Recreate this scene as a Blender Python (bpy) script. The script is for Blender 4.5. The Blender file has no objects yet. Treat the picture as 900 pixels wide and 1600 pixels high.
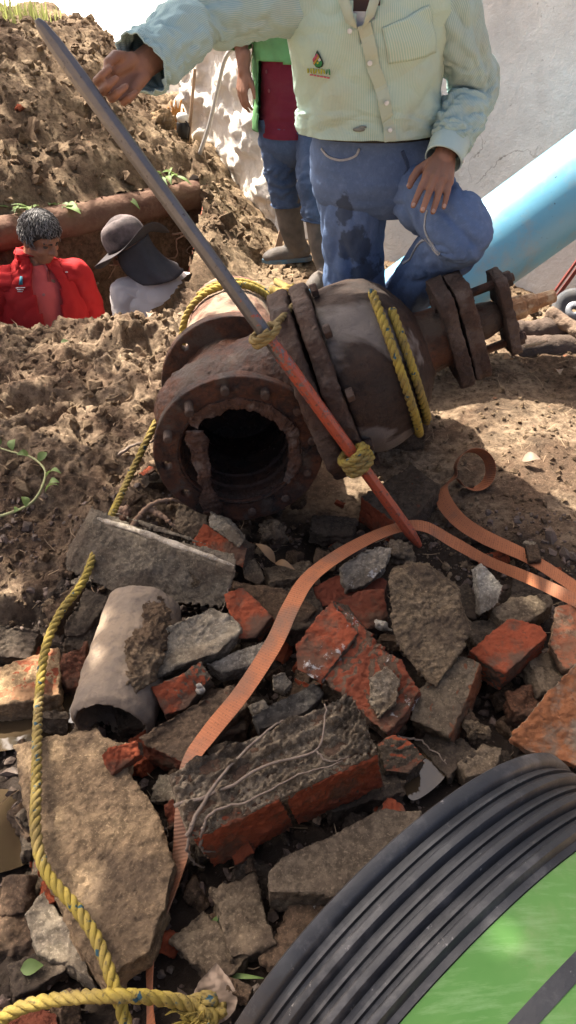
import bpy, bmesh, math, random
import numpy as np
from mathutils import Vector, Matrix, noise
V = Vector
R = math.radians
random.seed(7)
S = bpy.context.scene
COL = S.collection
# ---------------------------------------------------------------- camera
PITCH = R(37); FPX = 1200.0; CAMZ = 1.55
cd = bpy.data.cameras.new('camera'); cam = bpy.data.objects.new('camera', cd); COL.objects.link(cam)
cam.location = (0, 0, CAMZ); cam.rotation_euler = (R(90) - PITCH, 0, 0)
cd.sensor_fit = 'VERTICAL'; cd.sensor_height = 24; cd.sensor_width = 13.5; cd.lens = 18
cd.clip_start = 0.02; cd.clip_end = 500
S.camera = cam
# ---------------------------------------------------------------- light
SUN_AZ = R(47); SUN_EL = R(54)          # azimuth measured to the left of the view direction
SUND = V((-math.sin(SUN_AZ) * math.cos(SUN_EL), math.cos(SUN_AZ) * math.cos(SUN_EL), math.sin(SUN_EL)))
W = bpy.data.worlds.new('World'); S.world = W; W.use_nodes = True
nt = W.node_tree; bg = nt.nodes['Background']
sky = nt.nodes.new('ShaderNodeTexSky'); sky.sky_type = 'NISHITA'; sky.sun_disc = False
sky.sun_elevation = SUN_EL; sky.sun_rotation = -SUN_AZ
sky.air_density = 0.5; sky.dust_density = 8.0; sky.ozone_density = 0.5
nt.links.new(sky.outputs[0], bg.inputs[0]); bg.inputs[1].default_value = 0.118
sd = bpy.data.lights.new('sun', 'SUN'); sd.energy = 5.0; sd.angle = R(0.55); sd.color = (1.0, 0.93, 0.82)
sun = bpy.data.objects.new('sun', sd); COL.objects.link(sun)
sun.rotation_euler = (-SUND).to_track_quat('-Z', 'Y').to_euler(); sun.location = SUND * 20
S.view_settings.view_transform = 'Standard'; S.view_settings.look = 'None'
S.view_settings.gamma = 1.0; S.view_settings.exposure = 1.72; S.view_settings.use_curve_mapping = False
S.render.engine = 'CYCLES'
S.cycles.max_bounces = 6; S.cycles.diffuse_bounces = 2; S.cycles.glossy_bounces = 3; S.cycles.transmission_bounces = 4
# ---------------------------------------------------------------- measuring helpers
CP, SP = math.cos(PITCH), math.sin(PITCH)
def D(px, py, d):
    """world point seen at photo pixel (px,py), d metres along the lens axis"""
    x = (px - 450) / FPX * d; u = (800 - py) / FPX * d
    return V((x, d * CP + u * SP, CAMZ - d * SP + u * CP))
def G(px, py, z=0.0):
    """world point at height z seen at photo pixel"""
    r = D(px, py, 1.0) - V((0, 0, CAMZ))
    return V((0, 0, CAMZ)) + r * ((z - CAMZ) / r.z)
def lerp(a, b, t): return a + (b - a) * t
def sstep(a, b, x):
    t = min(1, max(0, (x - a) / (b - a))); return t * t * (3 - 2 * t)
def fr(p, oct=4, h=1.0, l=2.1): return noise.fractal(p, h, l, oct, noise_basis='PERLIN_ORIGINAL')
def catmull(pts, n):
    """n points along a smooth curve through pts (tuples of floats)"""
    P = [np.array(p, float) for p in pts]; P = [2 * P[0] - P[1]] + P + [2 * P[-1] - P[-2]]
    m = len(P) - 3; out = []
    for i in range(n):
        t = i / (n - 1) * m; k = min(int(t), m - 1); t -= k
        a, b, c, d = P[k:k + 4]
        out.append(.5 * ((2 * b) + (c - a) * t + (2 * a - 5 * b + 4 * c - d) * t * t + (3 * b - a - 3 * c + d) * t ** 3))
    return out
# ---------------------------------------------------------------- materials
class Mt:
    def __init__(s, name, rough=.85, metal=0.0, spec=.3):
        s.m = bpy.data.materials.new(name); s.m.use_nodes = True; s.t = s.m.node_tree
        s.b = s.t.nodes['Principled BSDF']
        s.b.inputs['Roughness'].default_value = rough; s.b.inputs['Metallic'].default_value = metal
        s.b.inputs['Specular IOR Level'].default_value = spec
        s.tc = s.t.nodes.new('ShaderNodeTexCoord'); s.nrm = None
    def n(s, k): return s.t.nodes.new(k)
    def put(s, sock, v):
        if isinstance(v, (int, float)): sock.default_value = v
        elif isinstance(v, tuple): sock.default_value = (*v, 1) if len(v) == 3 and sock.type == 'RGBA' else v
        else: s.t.links.new(v, sock)
    def co(s, k='Object', scale=None, rot=None):
        o = s.tc.outputs[k]
        if scale or rot:
            mp = s.n('ShaderNodeMapping'); s.t.links.new(o, mp.inputs[0])
            if scale: mp.inputs['Scale'].default_value = scale
            if rot: mp.inputs['Rotation'].default_value = rot
            o = mp.outputs[0]
        return o
    def noise(s, scale, detail=6, rough=.6, vec=None, dist=0.0):
        x = s.n('ShaderNodeTexNoise'); x.inputs['Scale'].default_value = scale; x.inputs['Detail'].default_value = detail
        x.inputs['Roughness'].default_value = rough; x.inputs['Distortion'].default_value = dist
        s.t.links.new(vec or s.co(), x.inputs['Vector']); return x.outputs[0]
    def voro(s, scale, feat='F1', vec=None, out=0):
        x = s.n('ShaderNodeTexVoronoi'); x.feature = feat; x.inputs['Scale'].default_value = scale
        s.t.links.new(vec or s.co(), x.inputs['Vector']); return x.outputs[out]
    def ramp(s, f, stops, interp='LINEAR'):
        x = s.n('ShaderNodeValToRGB'); cr = x.color_ramp; cr.interpolation = interp
        while len(cr.elements) < len(stops): cr.elements.new(.5)
        for e, (p, c) in zip(cr.elements, stops):
            e.position = p; e.color = (*c, 1) if isinstance(c, tuple) else (c, c, c, 1)
        s.t.links.new(f, x.inputs[0]); return x.outputs[0]
    def mix(s, f, a, b, mode='MIX'):
        x = s.n('ShaderNodeMix'); x.data_type = 'RGBA'; x.blend_type = mode; x.clamp_factor = True
        s.put(x.inputs[0], f); s.put(x.inputs[6], a); s.put(x.inputs[7], b); return x.outputs[2]
    def math(s, op, a, b=0.0):
        x = s.n('ShaderNodeMath'); x.operation = op; s.put(x.inputs[0], a); s.put(x.inputs[1], b); return x.outputs[0]
    def xyz(s, vec=None):
        x = s.n('ShaderNodeSeparateXYZ'); s.t.links.new(vec or s.co(), x.inputs[0]); return x.outputs
    def dot(s, d):
        x = s.n('ShaderNodeVectorMath'); x.operation = 'DOT_PRODUCT'
        s.t.links.new(s.tc.outputs['Normal'], x.inputs[0]); x.inputs[1].default_value = tuple(V(d).normalized())
        return x.outputs['Value']
    def attr(s, name):
        x = s.n('ShaderNodeAttribute'); x.attribute_name = name; return x.outputs['Fac']
    def bump(s, h, strength=.5, dist=.01):
        x = s.n('ShaderNodeBump'); x.inputs['Strength'].default_value = strength; x.inputs['Distance'].default_value = dist
        s.t.links.new(h, x.inputs['Height'])
        if s.nrm: s.t.links.new(s.nrm, x.inputs['Normal'])
        s.nrm = x.outputs[0]; s.t.links.new(s.nrm, s.b.inputs['Normal']); return s
    def col(s, v): s.put(s.b.inputs['Base Color'], v); return s
    def rough(s, v): s.put(s.b.inputs['Roughness'], v); return s
def simple(name, c1, c2=None, scale=20, rough=.8, metal=0, bump=.3, bscale=None, bd=.004, spec=.3):
    m = Mt(name, rough, metal, spec)
    c2 = c2 or tuple(x * .7 for x in c1)
    f = m.noise(scale, 5); m.col(m.mix(m.ramp(f, [(.35, 0.0), (.65, 1.0)]), c1, c2))
    if bump: m.bump(m.noise(bscale or scale * 4, 6), bump, bd)
    return m.m
# ---------------------------------------------------------------- object helpers
ORG = {}
def tag(o, label=None, cat=None, group=None, kind=None):
    if label: o['label'] = label
    if cat: o['category'] = cat
    if group: o['group'] = group
    if kind: o['kind'] = kind
    return o
def thing(name, label, cat, loc, group=None):
    o = bpy.data.objects.new(name, None); COL.objects.link(o); o.location = loc; o.empty_display_size = .05
    ORG[o] = V(loc); return tag(o, label, cat, group)
class MB:
    def __init__(s): s.v = []; s.f = []; s.uv = {}
    def add(s, vs, fs):
        k = len(s.v); s.v += [tuple(p) for p in vs]; s.f += [tuple(i + k for i in f) for f in fs]; return s
    def box(s, c, ax, ay, az):
        c = V(c); ax = V(ax); ay = V(ay); az = V(az)
        vs = [c + ax * i + ay * j + az * k for k in (-1, 1) for j in (-1, 1) for i in (-1, 1)]
        return s.add(vs, [(0, 2, 3, 1), (4, 5, 7, 6), (0, 1, 5, 4), (2, 6, 7, 3), (0, 4, 6, 2), (1, 3, 7, 5)])
    def prism(s, top, ext):
        n = len(top); top = [V(p) for p in top]; ex = ext if isinstance(ext, list) else [V(ext)] * n
        vs = top + [p + V(e) for p, e in zip(top, ex)]
        return s.add(vs, [tuple(range(n)), tuple(range(2 * n - 1, n - 1, -1))] + [(i, i + n, (i + 1) % n + n, (i + 1) % n) for i in range(n)])
    def rings(s, rings, closed=True, caps=True):
        n = len(rings[0]); k = len(s.v); m = len(rings)
        for r in rings: s.v += [tuple(p) for p in r]
        for i in range(m - 1):
            for j in range(n if closed else n - 1):
                a = k + i * n + j; b = k + i * n + (j + 1) % n; s.f.append((a, b, b + n, a + n))
        if caps and closed:
            s.f.append(tuple(k + n - 1 - j for j in range(n))); s.f.append(tuple(k + (m - 1) * n + j for j in range(n)))
        return s
    def tube(s, pts, rad, seg=8, caps=True, flat=1.0):
        pts = [V(p) for p in pts]; n = len(pts)
        rad = rad if isinstance(rad, (list, tuple)) else [rad] * n
        rings = []; t0 = (pts[1] - pts[0]).normalized()
        u = t0.orthogonal().normalized()
        for i in range(n):
            t = (pts[min(i + 1, n - 1)] - pts[max(i - 1, 0)])
            if t.length < 1e-9: t = t0
            t = t.normalized(); u = (u - t * u.dot(t))
            u = u.normalized() if u.length > 1e-6 else t.orthogonal().normalized()
            w = t.cross(u)
            rings.append([pts[i] + (u * math.cos(6.28318 * j / seg) + w * flat * math.sin(6.28318 * j / seg)) * rad[i] for j in range(seg)])
        return s.rings(rings, True, caps)
    def capsule(s, p, q, r0, r1, seg=12):
        p = V(p); q = V(q); d = (q - p); L = d.length
        d = d.normalized() if L > 1e-6 else V((0, 0, 1)); pts = []; rr = []
        for k in range(5): a = R(90 - 18 * k - 6); pts.append(p - d * r0 * math.sin(a)); rr.append(r0 * math.cos(a))
        for k in range(5): a = R(18 * k + 0); pts.append(q + d * r1 * math.sin(a)); rr.append(max(r1 * math.cos(a), 1e-3))
        return s.tube(pts, rr, seg)
    def ell(s, c, ax, ay, az, seg=16, rg=10):
        c = V(c); ax = V(ax); ay = V(ay); az = V(az); rings = []
        for i in range(1, rg):
            a = math.pi * i / rg - math.pi / 2
            rings.append([c + (ax * math.cos(6.28318 * j / seg) + ay * math.sin(6.28318 * j / seg)) * math.cos(a) + az * math.sin(a) for j in range(seg)])
        return s.rings(rings)
    def lathe(s, o, ax, prof, seg=48, up=None, caps=True, closed_prof=False):
        o = V(o); ax = V(ax).normalized(); u = V(up) if up else ax.orthogonal(); u = (u - ax * u.dot(ax)).normalized(); w = ax.cross(u)
        rings = [[o + ax * t + (u * math.cos(6.28318 * j / seg) + w * math.sin(6.28318 * j / seg)) * r for j in range(seg)] for t, r in prof]
        if closed_prof: rings.append(rings[0]); caps = False
        return s.rings(rings, True, caps)
    def build(s, name, mat, parent=None, org=None, smooth=False, bevel=0, mods=()):
        root = org if org is not None else (ORG[parent] if parent else V((0, 0, 0)))
        me = bpy.data.meshes.new(name); me.from_pydata([(p[0] - root[0], p[1] - root[1], p[2] - root[2]) for p in s.v], [], s.f)
        me.update()
        if s.uv:
            ul = me.uv_layers.new(name='UVMap'); k = 0
            for fi, f in enumerate(s.f):
                for q in s.uv[fi]: ul.data[k].uv = q; k += 1
        bm = bmesh.new(); bm.from_mesh(me); bmesh.ops.recalc_face_normals(bm, faces=bm.faces); bm.to_mesh(me); bm.free()
        o = bpy.data.objects.new(name, me); COL.objects.link(o)
        if mat: me.materials.append(mat)
        if smooth: me.polygons.foreach_set('use_smooth', [True] * len(me.polygons))
        if parent: o.parent = parent
        else: o.location = root
        ORG[o] = V(root)
        if bevel:
            b = o.modifiers.new('bevel', 'BEVEL'); b.width = bevel; b.segments = 2; b.limit_method = 'ANGLE'
        for f in mods: f(o)
        return o
TEX = {}
def clouds(size, depth=3, basis='BLENDER_ORIGINAL', hard=False):
    k = ('c', size, depth, basis, hard)
    if k not in TEX:
        t = bpy.data.textures.new('clouds', 'CLOUDS'); t.noise_scale = size; t.noise_depth = depth; t.noise_basis = basis
        t.noise_type = 'HARD_NOISE' if hard else 'SOFT_NOISE'; TEX[k] = t
    return TEX[k]
def M_remesh(vox):
    def f(o):
        r = o.modifiers.new('remesh', 'REMESH'); r.mode = 'VOXEL'; r.voxel_size = vox; r.use_smooth_shade = True
    return f
def M_smooth(n=4, fac=.5):
    def f(o):
        r = o.modifiers.new('smooth', 'SMOOTH'); r.iterations = n; r.factor = fac
    return f
def M_disp(strength, size, depth=3, hard=False, basis='BLENDER_ORIGINAL'):
    def f(o):
        r = o.modifiers.new('disp', 'DISPLACE'); r.texture = clouds(size, depth, basis, hard); r.strength = strength; r.mid_level = .5
        r.texture_coords = 'GLOBAL'
    return f
def M_sub(n=1):
    def f(o):
        r = o.modifiers.new('sub', 'SUBSURF'); r.levels = n; r.render_levels = n
    return f
def M_solid(t, off=0):
    def f(o):
        r = o.modifiers.new('solid', 'SOLIDIFY'); r.thickness = t; r.offset = off
    return f
class Surf:
    """cloth tube: elliptical rings (centre, half axis a, half axis b) swept along v, with folds pressed in"""
    def __init__(s, rings, fold=.006, fu=3, fv=4, seed=0, sq=1.0, lfold=0.0):
        s.r = rings; s.fold = fold; s.fu = fu; s.fv = fv; s.seed = seed; s.sq = sq; s.lf = lfold
        s.flat = [tuple(r[0]) + tuple(r[1]) + tuple(r[2]) for r in rings]
        s.cache = [V(tuple(x)) if 0 else x for x in catmull(s.flat, 101)]
    def ring(s, v):
        t = min(max(v, 0), 1) * 100; k = min(int(t), 99); q = s.cache[k] * (1 - (t - k)) + s.cache[k + 1] * (t - k)
        return V(q[:3]), V(q[3:6]), V(q[6:9])
    def __call__(s, u, v, off=0.0):
        c, a, b = s.ring(v); cu = math.cos(6.283185 * u); su = math.sin(6.283185 * u)
        e = s.sq; cx = math.copysign(abs(cu) ** e, cu); sx = math.copysign(abs(su) ** e, su)
        d = a * cx + b * sx; nrm = d.normalized()
        n1 = noise.noise(V((cu * s.fu, su * s.fu, v * s.fv + s.seed)))
        w = n1 * .35
        r1 = abs(noise.noise(V((cu * s.fu * .7 + v * 1.5 + w, su * s.fu * .7 + w, v * s.fv * 1.6 + s.seed + 9 + w))))
        r2 = abs(noise.noise(V((cu * s.fu * 1.5 - v * 2.5, su * s.fu * 1.5 + w, v * s.fv * 3.1 + s.seed + 4 - w))))
        r3 = abs(noise.noise(V((cu * s.fu * 3 + v * 4, su * s.fu * 3, v * s.fv * 5.5 + s.seed + 2))))
        f = s.fold * n1 + s.lf * (min(r1 * 3.0, 1.1) * 1.3 + min(r2 * 3.0, 1.0) * .7 + min(r3 * 3, 1) * .3 - 1.35)
        return c + d + nrm * (f + off)
    def mesh(s, nu=64, nv=60, v0=0.0, v1=1.0, caps=(False, False), keep=None):
        mb = MB(); k = 0
        for i in range(nv + 1):
            for j in range(nu): mb.v.append(tuple(s(j / nu, lerp(v0, v1, i / nv))))
        for i in range(nv):
            for j in range(nu):
                if keep and not keep((j + .5) / nu, lerp(v0, v1, (i + .5) / nv)): continue
                a = i * nu + j; b = i * nu + (j + 1) % nu; mb.uv[len(mb.f)] = ((j / nu, i / nv), ((j + 1) / nu, i / nv), ((j + 1) / nu, (i + 1) / nv), (j / nu, (i + 1) / nv)); mb.f.append((a, b, b + nu, a + nu))
        if caps[0]: mb.uv[len(mb.f)] = ((0, 0),) * nu; mb.f.append(tuple(range(nu))[::-1])
        if caps[1]: mb.uv[len(mb.f)] = ((0, 0),) * nu; mb.f.append(tuple(nv * nu + j for j in range(nu)))
        return mb
    def patch(s, u0, u1, v0, v1, off=.003, nu=10, nv=10, shape=None):
        mb = MB()
        for i in range(nv + 1):
            for j in range(nu + 1):
                a, b = j / nu, i / nv
                if shape: a, b = shape(a, b)
                mb.v.append(tuple(s(lerp(u0, u1, a), lerp(v0, v1, b), off)))
        for i in range(nv):
            for j in range(nu):
                a = i * (nu + 1) + j; mb.uv[len(mb.f)] = ((j / nu, i / nv), ((j + 1) / nu, i / nv), ((j + 1) / nu, (i + 1) / nv), (j / nu, (i + 1) / nv)); mb.f.append((a, a + 1, a + nu + 2, a + nu + 1))
        return mb
# ================================================================ the setting
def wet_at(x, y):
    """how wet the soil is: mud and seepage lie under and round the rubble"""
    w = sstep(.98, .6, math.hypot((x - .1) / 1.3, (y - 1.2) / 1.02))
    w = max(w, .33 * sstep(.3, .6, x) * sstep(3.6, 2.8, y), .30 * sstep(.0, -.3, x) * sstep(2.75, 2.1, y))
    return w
RIM = [(-2.6, 3.0), (-1.4, 3.08), (-.9, 3.12), (-.52, 3.2)]          # near edge of the trench
FAR = [(-2.6, 2.95 + .1), (-1.5, 4.12), (-.57, 5.12)]                 # far edge, under the old pipe
def poly_in(x, y, P):
    c = False; n = len(P)
    for i in range(n):
        x1, y1 = P[i]; x2, y2 = P[(i + 1) % n]
        if (y1 > y) != (y2 > y) and x < (x2 - x1) * (y - y1) / (y2 - y1) + x1: c = not c
    return c
TRENCH = [(-2.6, 3.0), (-1.4, 3.1), (-.9, 3.14), (-.55, 3.2), (-.47, 3.6), (-.5, 5.02), (-.6, 5.1), (-1.5, 4.1), (-2.6, 3.05)]
def far_y(x): return 4.12 + (x + 1.5) * 1.075
def base_h(x, y):
    """ground level without the small relief"""
    h = .01
    m = sstep(1.45, 2.6, y + .25 * noise.noise(V((x * 1.3, y * 1.3, 3)))) * sstep(.05, -.55, x)
    h += .225 * m - .03 * sstep(2.2, 3.0, y) * sstep(.05, -.4, x)
    h += .06 * sstep(.35, .9, x) * sstep(1.2, 2.0, y)
    h += .05 * sstep(2.6, 3.6, y)
    if y > 3.0 and x < 0.4:
        d = (y - far_y(x)) * .68
        if d > -.05 and x < -.35:
            s = sstep(0.0, 1.5, d) * .56 + sstep(0, .2, d) * .17
            s *= sstep(.05, .5, -.08 + (4.93 - y) * .53 - x) * .85 + .15
            h = lerp(h, lerp(.315, .22, min(1, max(0, (x + 2) / 1.48))) + .085 + s * .92, sstep(-.35, -.6, x))
            h += .10 * noise.noise(V((x * 1.1 + 4, y * 1.1, 0))) * sstep(.1, .6, d) * sstep(.05, .5, -.08 + (4.93 - y) * .53 - x)
        if x > -.6: h += .06 * sstep(-.2, -.5, x) * sstep(3.4, 4.0, y)
    return h
def relief(x, y):
    w = wet_at(x, y)
    p = V((x, y, 0))
    a = .04 * fr(p * 3.1, 3) + .016 * fr(p * 9 + V((3, 1, 0)), 3)
    j = V((noise.noise(p * 9), noise.noise(p * 9 + V((5, 5, 0))), 0)) * .05
    crumb = sstep(-.1, .3, noise.noise(p * 2.6 + V((2, 8, 0))))
    va = noise.voronoi(p * 9 + j * 16)[0][0]; vb = noise.voronoi(p * 24 + j * 30)[0][0]; vc = noise.noise(p * 62)
    cl = crumb * (.050 * max(.42 - va, -.12) + .020 * max(.45 - vb, -.2)) + .009 * noise.noise(p * 30) + .007 * vc + .005 * noise.noise(p * 105)
    cl -= .05 * sstep(.22, .5, noise.noise(p * 4.3 + V((1, 6, 0))))
    left = sstep(.15, -.3, x)
    flat = sstep(.5, .8, x) * sstep(1.5, 1.9, y)
    k = .6 + .75 * left - .2 * flat
    crack = noise.noise(p * 6.5 + V((0, 0, 5))); crk = -.03 * max(0, 1 - abs(crack) * 9) * left * sstep(1.9, 2.4, y)
    return a * (.55 + .5 * left) * (1 - .35 * flat) + cl * k + crk
def soil_h(x, y): return base_h(x, y) + relief(x, y)
def GS(px, py, lo=1.0, hi=9.0):
    """where the sight line through a photo pixel meets the soil"""
    r = D(px, py, 1.0) - V((0, 0, CAMZ)); y = lo
    while y < hi:
        q = V((0, 0, CAMZ)) + r * (y / r.y)
        if q.z < soil_h(q.x, q.y): return V((q.x, q.y, soil_h(q.x, q.y)))
        y += .01
    return q
def mk_soil(name, dry, dry2, wet, wetr=True):
    m = Mt(name, .95, 0, .15)
    n1 = m.noise(3.5, 6, .65); n2 = m.noise(38, 5, .7); n3 = m.noise(160, 3, .7)
    c = m.mix(m.ramp(n1, [(.40, 0.0), (.58, 1.0)]), dry, dry2)
    c = m.mix(m.math('MULTIPLY', m.ramp(n2, [(.38, 1.0), (.58, 0.0)]), .75), c, tuple(x * .45 for x in dry2))
    c = m.mix(m.math('MULTIPLY', m.ramp(n3, [(.58, 0.0), (.75, 1.0)]), .5), c, tuple(min(1, x * 1.5) for x in dry))
    pb = m.noise(22, 2, .5); c = m.mix(m.math('MULTIPLY', m.ramp(pb, [(.74, 0.0), (.76, 1.0)]), .7), c, (.34, .13, .07))
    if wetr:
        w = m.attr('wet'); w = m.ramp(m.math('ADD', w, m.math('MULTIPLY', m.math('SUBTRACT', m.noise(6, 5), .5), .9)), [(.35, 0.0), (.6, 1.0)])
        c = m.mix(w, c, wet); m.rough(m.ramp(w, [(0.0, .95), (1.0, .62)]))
    m.col(c); m.bump(m.noise(70, 8, .75), .9, .016); m.bump(m.noise(260, 4, .7), .6, .005)
    return m.m
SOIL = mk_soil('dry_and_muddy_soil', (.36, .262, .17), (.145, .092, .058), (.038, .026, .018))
SOILF = mk_soil('spoil_soil', (.34, .245, .15), (.16, .105, .064), (.06, .04, .03), False)
def grid_mesh(name, x0, x1, y0, y1, st, fn, mat, attr=True, skip=None):
    nx = int((x1 - x0) / st) + 1; ny = int((y1 - y0) / st) + 1
    vs = []; wv = []
    for j in range(ny):
        for i in range(nx):
            x = x0 + i * st; y = y0 + j * st
            vs.append((x + .006 * noise.noise(V((x * 40, y * 40, 1))), y + .006 * noise.noise(V((x * 40, y * 40, 2))), fn(x, y)))
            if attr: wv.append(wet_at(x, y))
    fs = []
    for j in range(ny - 1):
        for i in range(nx - 1):
            a = j * nx + i
            if skip and skip(x0 + (i + .5) * st, y0 + (j + .5) * st): continue
            fs.append((a, a + 1, a + nx + 1, a + nx))
    me = bpy.data.meshes.new(name); me.from_pydata(vs, [], fs); me.update(); me.materials.append(mat)
    me.polygons.foreach_set('use_smooth', [True] * len(me.polygons))
    if attr:
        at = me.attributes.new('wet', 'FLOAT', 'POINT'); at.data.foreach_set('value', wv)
    o = bpy.data.objects.new(name, me); COL.objects.link(o); ORG[o] = V((0, 0, 0)); o['kind'] = 'structure'; return o
intr = lambda x, y: poly_in(x, y, TRENCH)
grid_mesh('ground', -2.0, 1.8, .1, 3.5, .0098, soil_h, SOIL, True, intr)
def gfar(x, y):
    h = soil_h(x, y)
    if y < 3.52: h -= .02
    return h
grid_mesh('spoil_mound', -3.2, 2.6, 3.48, 7.6, .021, gfar, SOILF, False, intr)
# trench floor and the cut walls
mb = MB().box((-1.6, 4.0, -1.3), (1.4, 0, 0), (0, 1.3, 0), (0, 0, .05)); mb.build('trench_floor', SOILF)['kind'] = 'structure'
def ribbon_wall(name, path, zt, zb, mat, amp=.05, step=.018):
    pts = catmull(path, 2); L = 0; segs = []
    P = [V((p[0], p[1], 0)) for p in path]
    acc = [0]
    for a, b in zip(P, P[1:]): acc.append(acc[-1] + (b - a).length)
    n = int(acc[-1] / step); nz = int((zt - zb) / step); vs = []
    for i in range(n + 1):
        d = acc[-1] * i / n; k = max(j for j in range(len(acc) - 1) if acc[j] <= d + 1e-6)
        t = (d - acc[k]) / (acc[k + 1] - acc[k]); p = P[k].lerp(P[k + 1], t)
        tg = (P[k + 1] - P[k]).normalized(); nr = V((tg.y, -tg.x, 0))
        for j in range(nz + 1):
            z = lerp(zb, zt, j / nz); q = V((p.x, p.y, z))
            o = amp * fr(q * 4, 4) + .018 * noise.noise(q * 22) + .01 * noise.noise(q * 50) + .05 * (1 - sstep(zb, zt, z))
            vs.append(tuple(q + nr * o))
    fs = [(i * (nz + 1) + j, (i + 1) * (nz + 1) + j, (i + 1) * (nz + 1) + j + 1, i * (nz + 1) + j + 1) for i in range(n) for j in range(nz)]
    me = bpy.data.meshes.new(name); me.from_pydata(vs, [], fs); me.materials.append(mat)
    me.polygons.foreach_set('use_smooth', [True] * len(me.polygons))
    o = bpy.data.objects.new(name, me); COL.objects.link(o); o['kind'] = 'structure'; ORG[o] = V((0, 0, 0)); return o
CUT = mk_soil('cut_soil', (.20, .125, .075), (.13, .08, .048), (.06, .04, .03), False)
ribbon_wall('trench_wall', [(-2.7, 2.9), (-1.5, 4.1), (-.6, 5.08), (-.5, 5.0), (-.46, 3.6), (-.56, 3.15)], .26, -1.3, CUT)
# far ground: pale concrete beyond the mound, out to the horizon
PALE = simple('pale_concrete_ground', (.72, .68, .62), (.60, .56, .50), 1.5, .9, 0, .5, 30, .02)
MB().add([(-140, 7.3, .15), (140, 7.3, .15), (140, 300, .15), (-140, 300, .15)], [(0, 1, 2, 3)]).build('road', PALE)['kind'] = 'structure'
DUST = simple('outer_soil', (.36, .26, .17), (.30, .2, .12), 2, .95, 0, .5, 40, .02)
MB().add([(-140, -60, -.06), (140, -60, -.06), (140, 8, -.06), (-140, 8, -.06)], [(0, 1, 2, 3)]).build('outer_ground', DUST)['kind'] = 'structure'
o = bpy.data.objects['outer_ground']
bm = bmesh.new()          # leave the trench open: frame of four sheets round the worked area
for q in ([-140, -60, 140, .2], [-140, .2, -1.95, 2.8], [1.75, .2, 140, 8], [-140, 2.8, -2.5, 8]):
    vs = [bm.verts.new(p) for p in ((q[0], q[1], -.06), (q[2], q[1], -.06), (q[2], q[3], -.06), (q[0], q[3], -.06))]; bm.faces.new(vs)
bm.to_mesh(o.data); bm.free()
# ---------------------------------------------------------------- walls
def plaster(name, base, grey, rough_amt):
    m = Mt(name, .9, 0, .2)
    c = m.mix(m.ramp(m.noise(2.2, 7, .65), [(.38, 0.0), (.66, 1.0)]), base, grey)
    z = m.xyz()[2]
    dirt = m.ramp(m.math('ADD', m.math('MULTIPLY', z, -1.1), m.noise(5, 6, .7)), [(.35, 0.0), (.75, 1.0)])
    c = m.mix(m.math('MULTIPLY', dirt, .65), c, (.36, .27, .18))
    wn = m.n('ShaderNodeTexNoise'); wn.inputs['Scale'].default_value = 4; wn.inputs['Detail'].default_value = 6; m.t.links.new(m.co(), wn.inputs['Vector']); warp = wn.outputs[1]
    cr = m.voro(1.3, 'DISTANCE_TO_EDGE', m.mix(.35, m.co(), warp))
    ck = m.math('MULTIPLY', m.ramp(cr, [(0.0, 1.0), (.004, 0.0)]), m.ramp(m.noise(1.1, 3), [(.46, 0.0), (.52, 1.0)]))
    c = m.mix(m.math('MULTIPLY', ck, .85), c, (.2, .18, .16))
    st = m.ramp(m.noise(55, 3, .6), [(.68, 0.0), (.74, 1.0)]); c = m.mix(m.math('MULTIPLY', st, .5), c, (.22, .2, .18))
    m.col(c); m.bump(m.noise(14, 8, .7), .7 * rough_amt, .03); m.bump(m.noise(90, 5, .7), .6, .006); return m.m
WROUGH = plaster('rough_white_plaster', (.80, .74, .66), (.64, .57, .48), 1.3)
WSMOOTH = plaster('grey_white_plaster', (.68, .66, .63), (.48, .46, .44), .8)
def wall(name, label, a, b, z0, z1, thick, mat, amp, st=.022):
    a = V((*a, 0)); b = V((*b, 0)); d = (b - a); L = d.length; d /= L; nr = V((d.y, -d.x, 0))
    n = int(L / st); nz = int((z1 - z0) / st); vs = []; c0 = (a + b) / 2
    for i in range(n + 1):
        for j in range(nz + 1):
            q = a + d * (L * i / n); q.z = lerp(z0, z1, j / nz)
            k = fr(V((q.x * 5, q.y * 5, q.z * 7)), 4); kk = noise.noise(V((q.x * 17, q.y * 17, q.z * 24)))
            vs.append(q + nr * (amp * (max(k, -.15) + .45 * kk * max(0, k + .2))))
    fs = [(i * (nz + 1) + j, (i + 1) * (nz + 1) + j, (i + 1) * (nz + 1) + j + 1, i * (nz + 1) + j + 1) for i in range(n) for j in range(nz)]
    m = MB(); m.add(vs, fs)
    k = len(m.v); bk = -nr * thick                      # back and top so that the wall has its thickness
    m.add([vs[0] + bk, vs[n * (nz + 1)] + bk, vs[n * (nz + 1) + nz] + bk, vs[nz] + bk], [(1, 0, 3, 2)])
    m.f.append(tuple([i * (nz + 1) + nz for i in range(n + 1)] + [k + 2, k + 3]))
    m.f.append(tuple([j for j in range(nz + 1)] + [k + 3, k])); m.f.append(tuple([n * (nz + 1) + j for j in range(nz + 1)] + [k + 2, k + 1]))
    o = m.build(name, mat, None, V((c0.x, c0.y, z0)), smooth=True); return tag(o, label, 'wall')
WA, WB, WC = (-.80, 6.29), (-.08, 4.93), (2.6, 2.45)
wall('plaster_wall', 'rough sunlit white plaster wall with rods leaning on it, behind the green jacket', WA, WB, -.1, 2.3, .3, WROUGH, .075, .02)
wall('rendered_wall', 'smooth shaded grey-white rendered wall with cracks, behind the blue pipe', WB, WC, -.1, 2.6, .3, WSMOOTH, .008, .05)
wall('boundary_wall', 'low bright white rough wall along the road, far left behind the mound', (-6, 8.3), (-.9, 8.6), .1, .62, .2, WROUGH, .05, .04)
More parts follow.
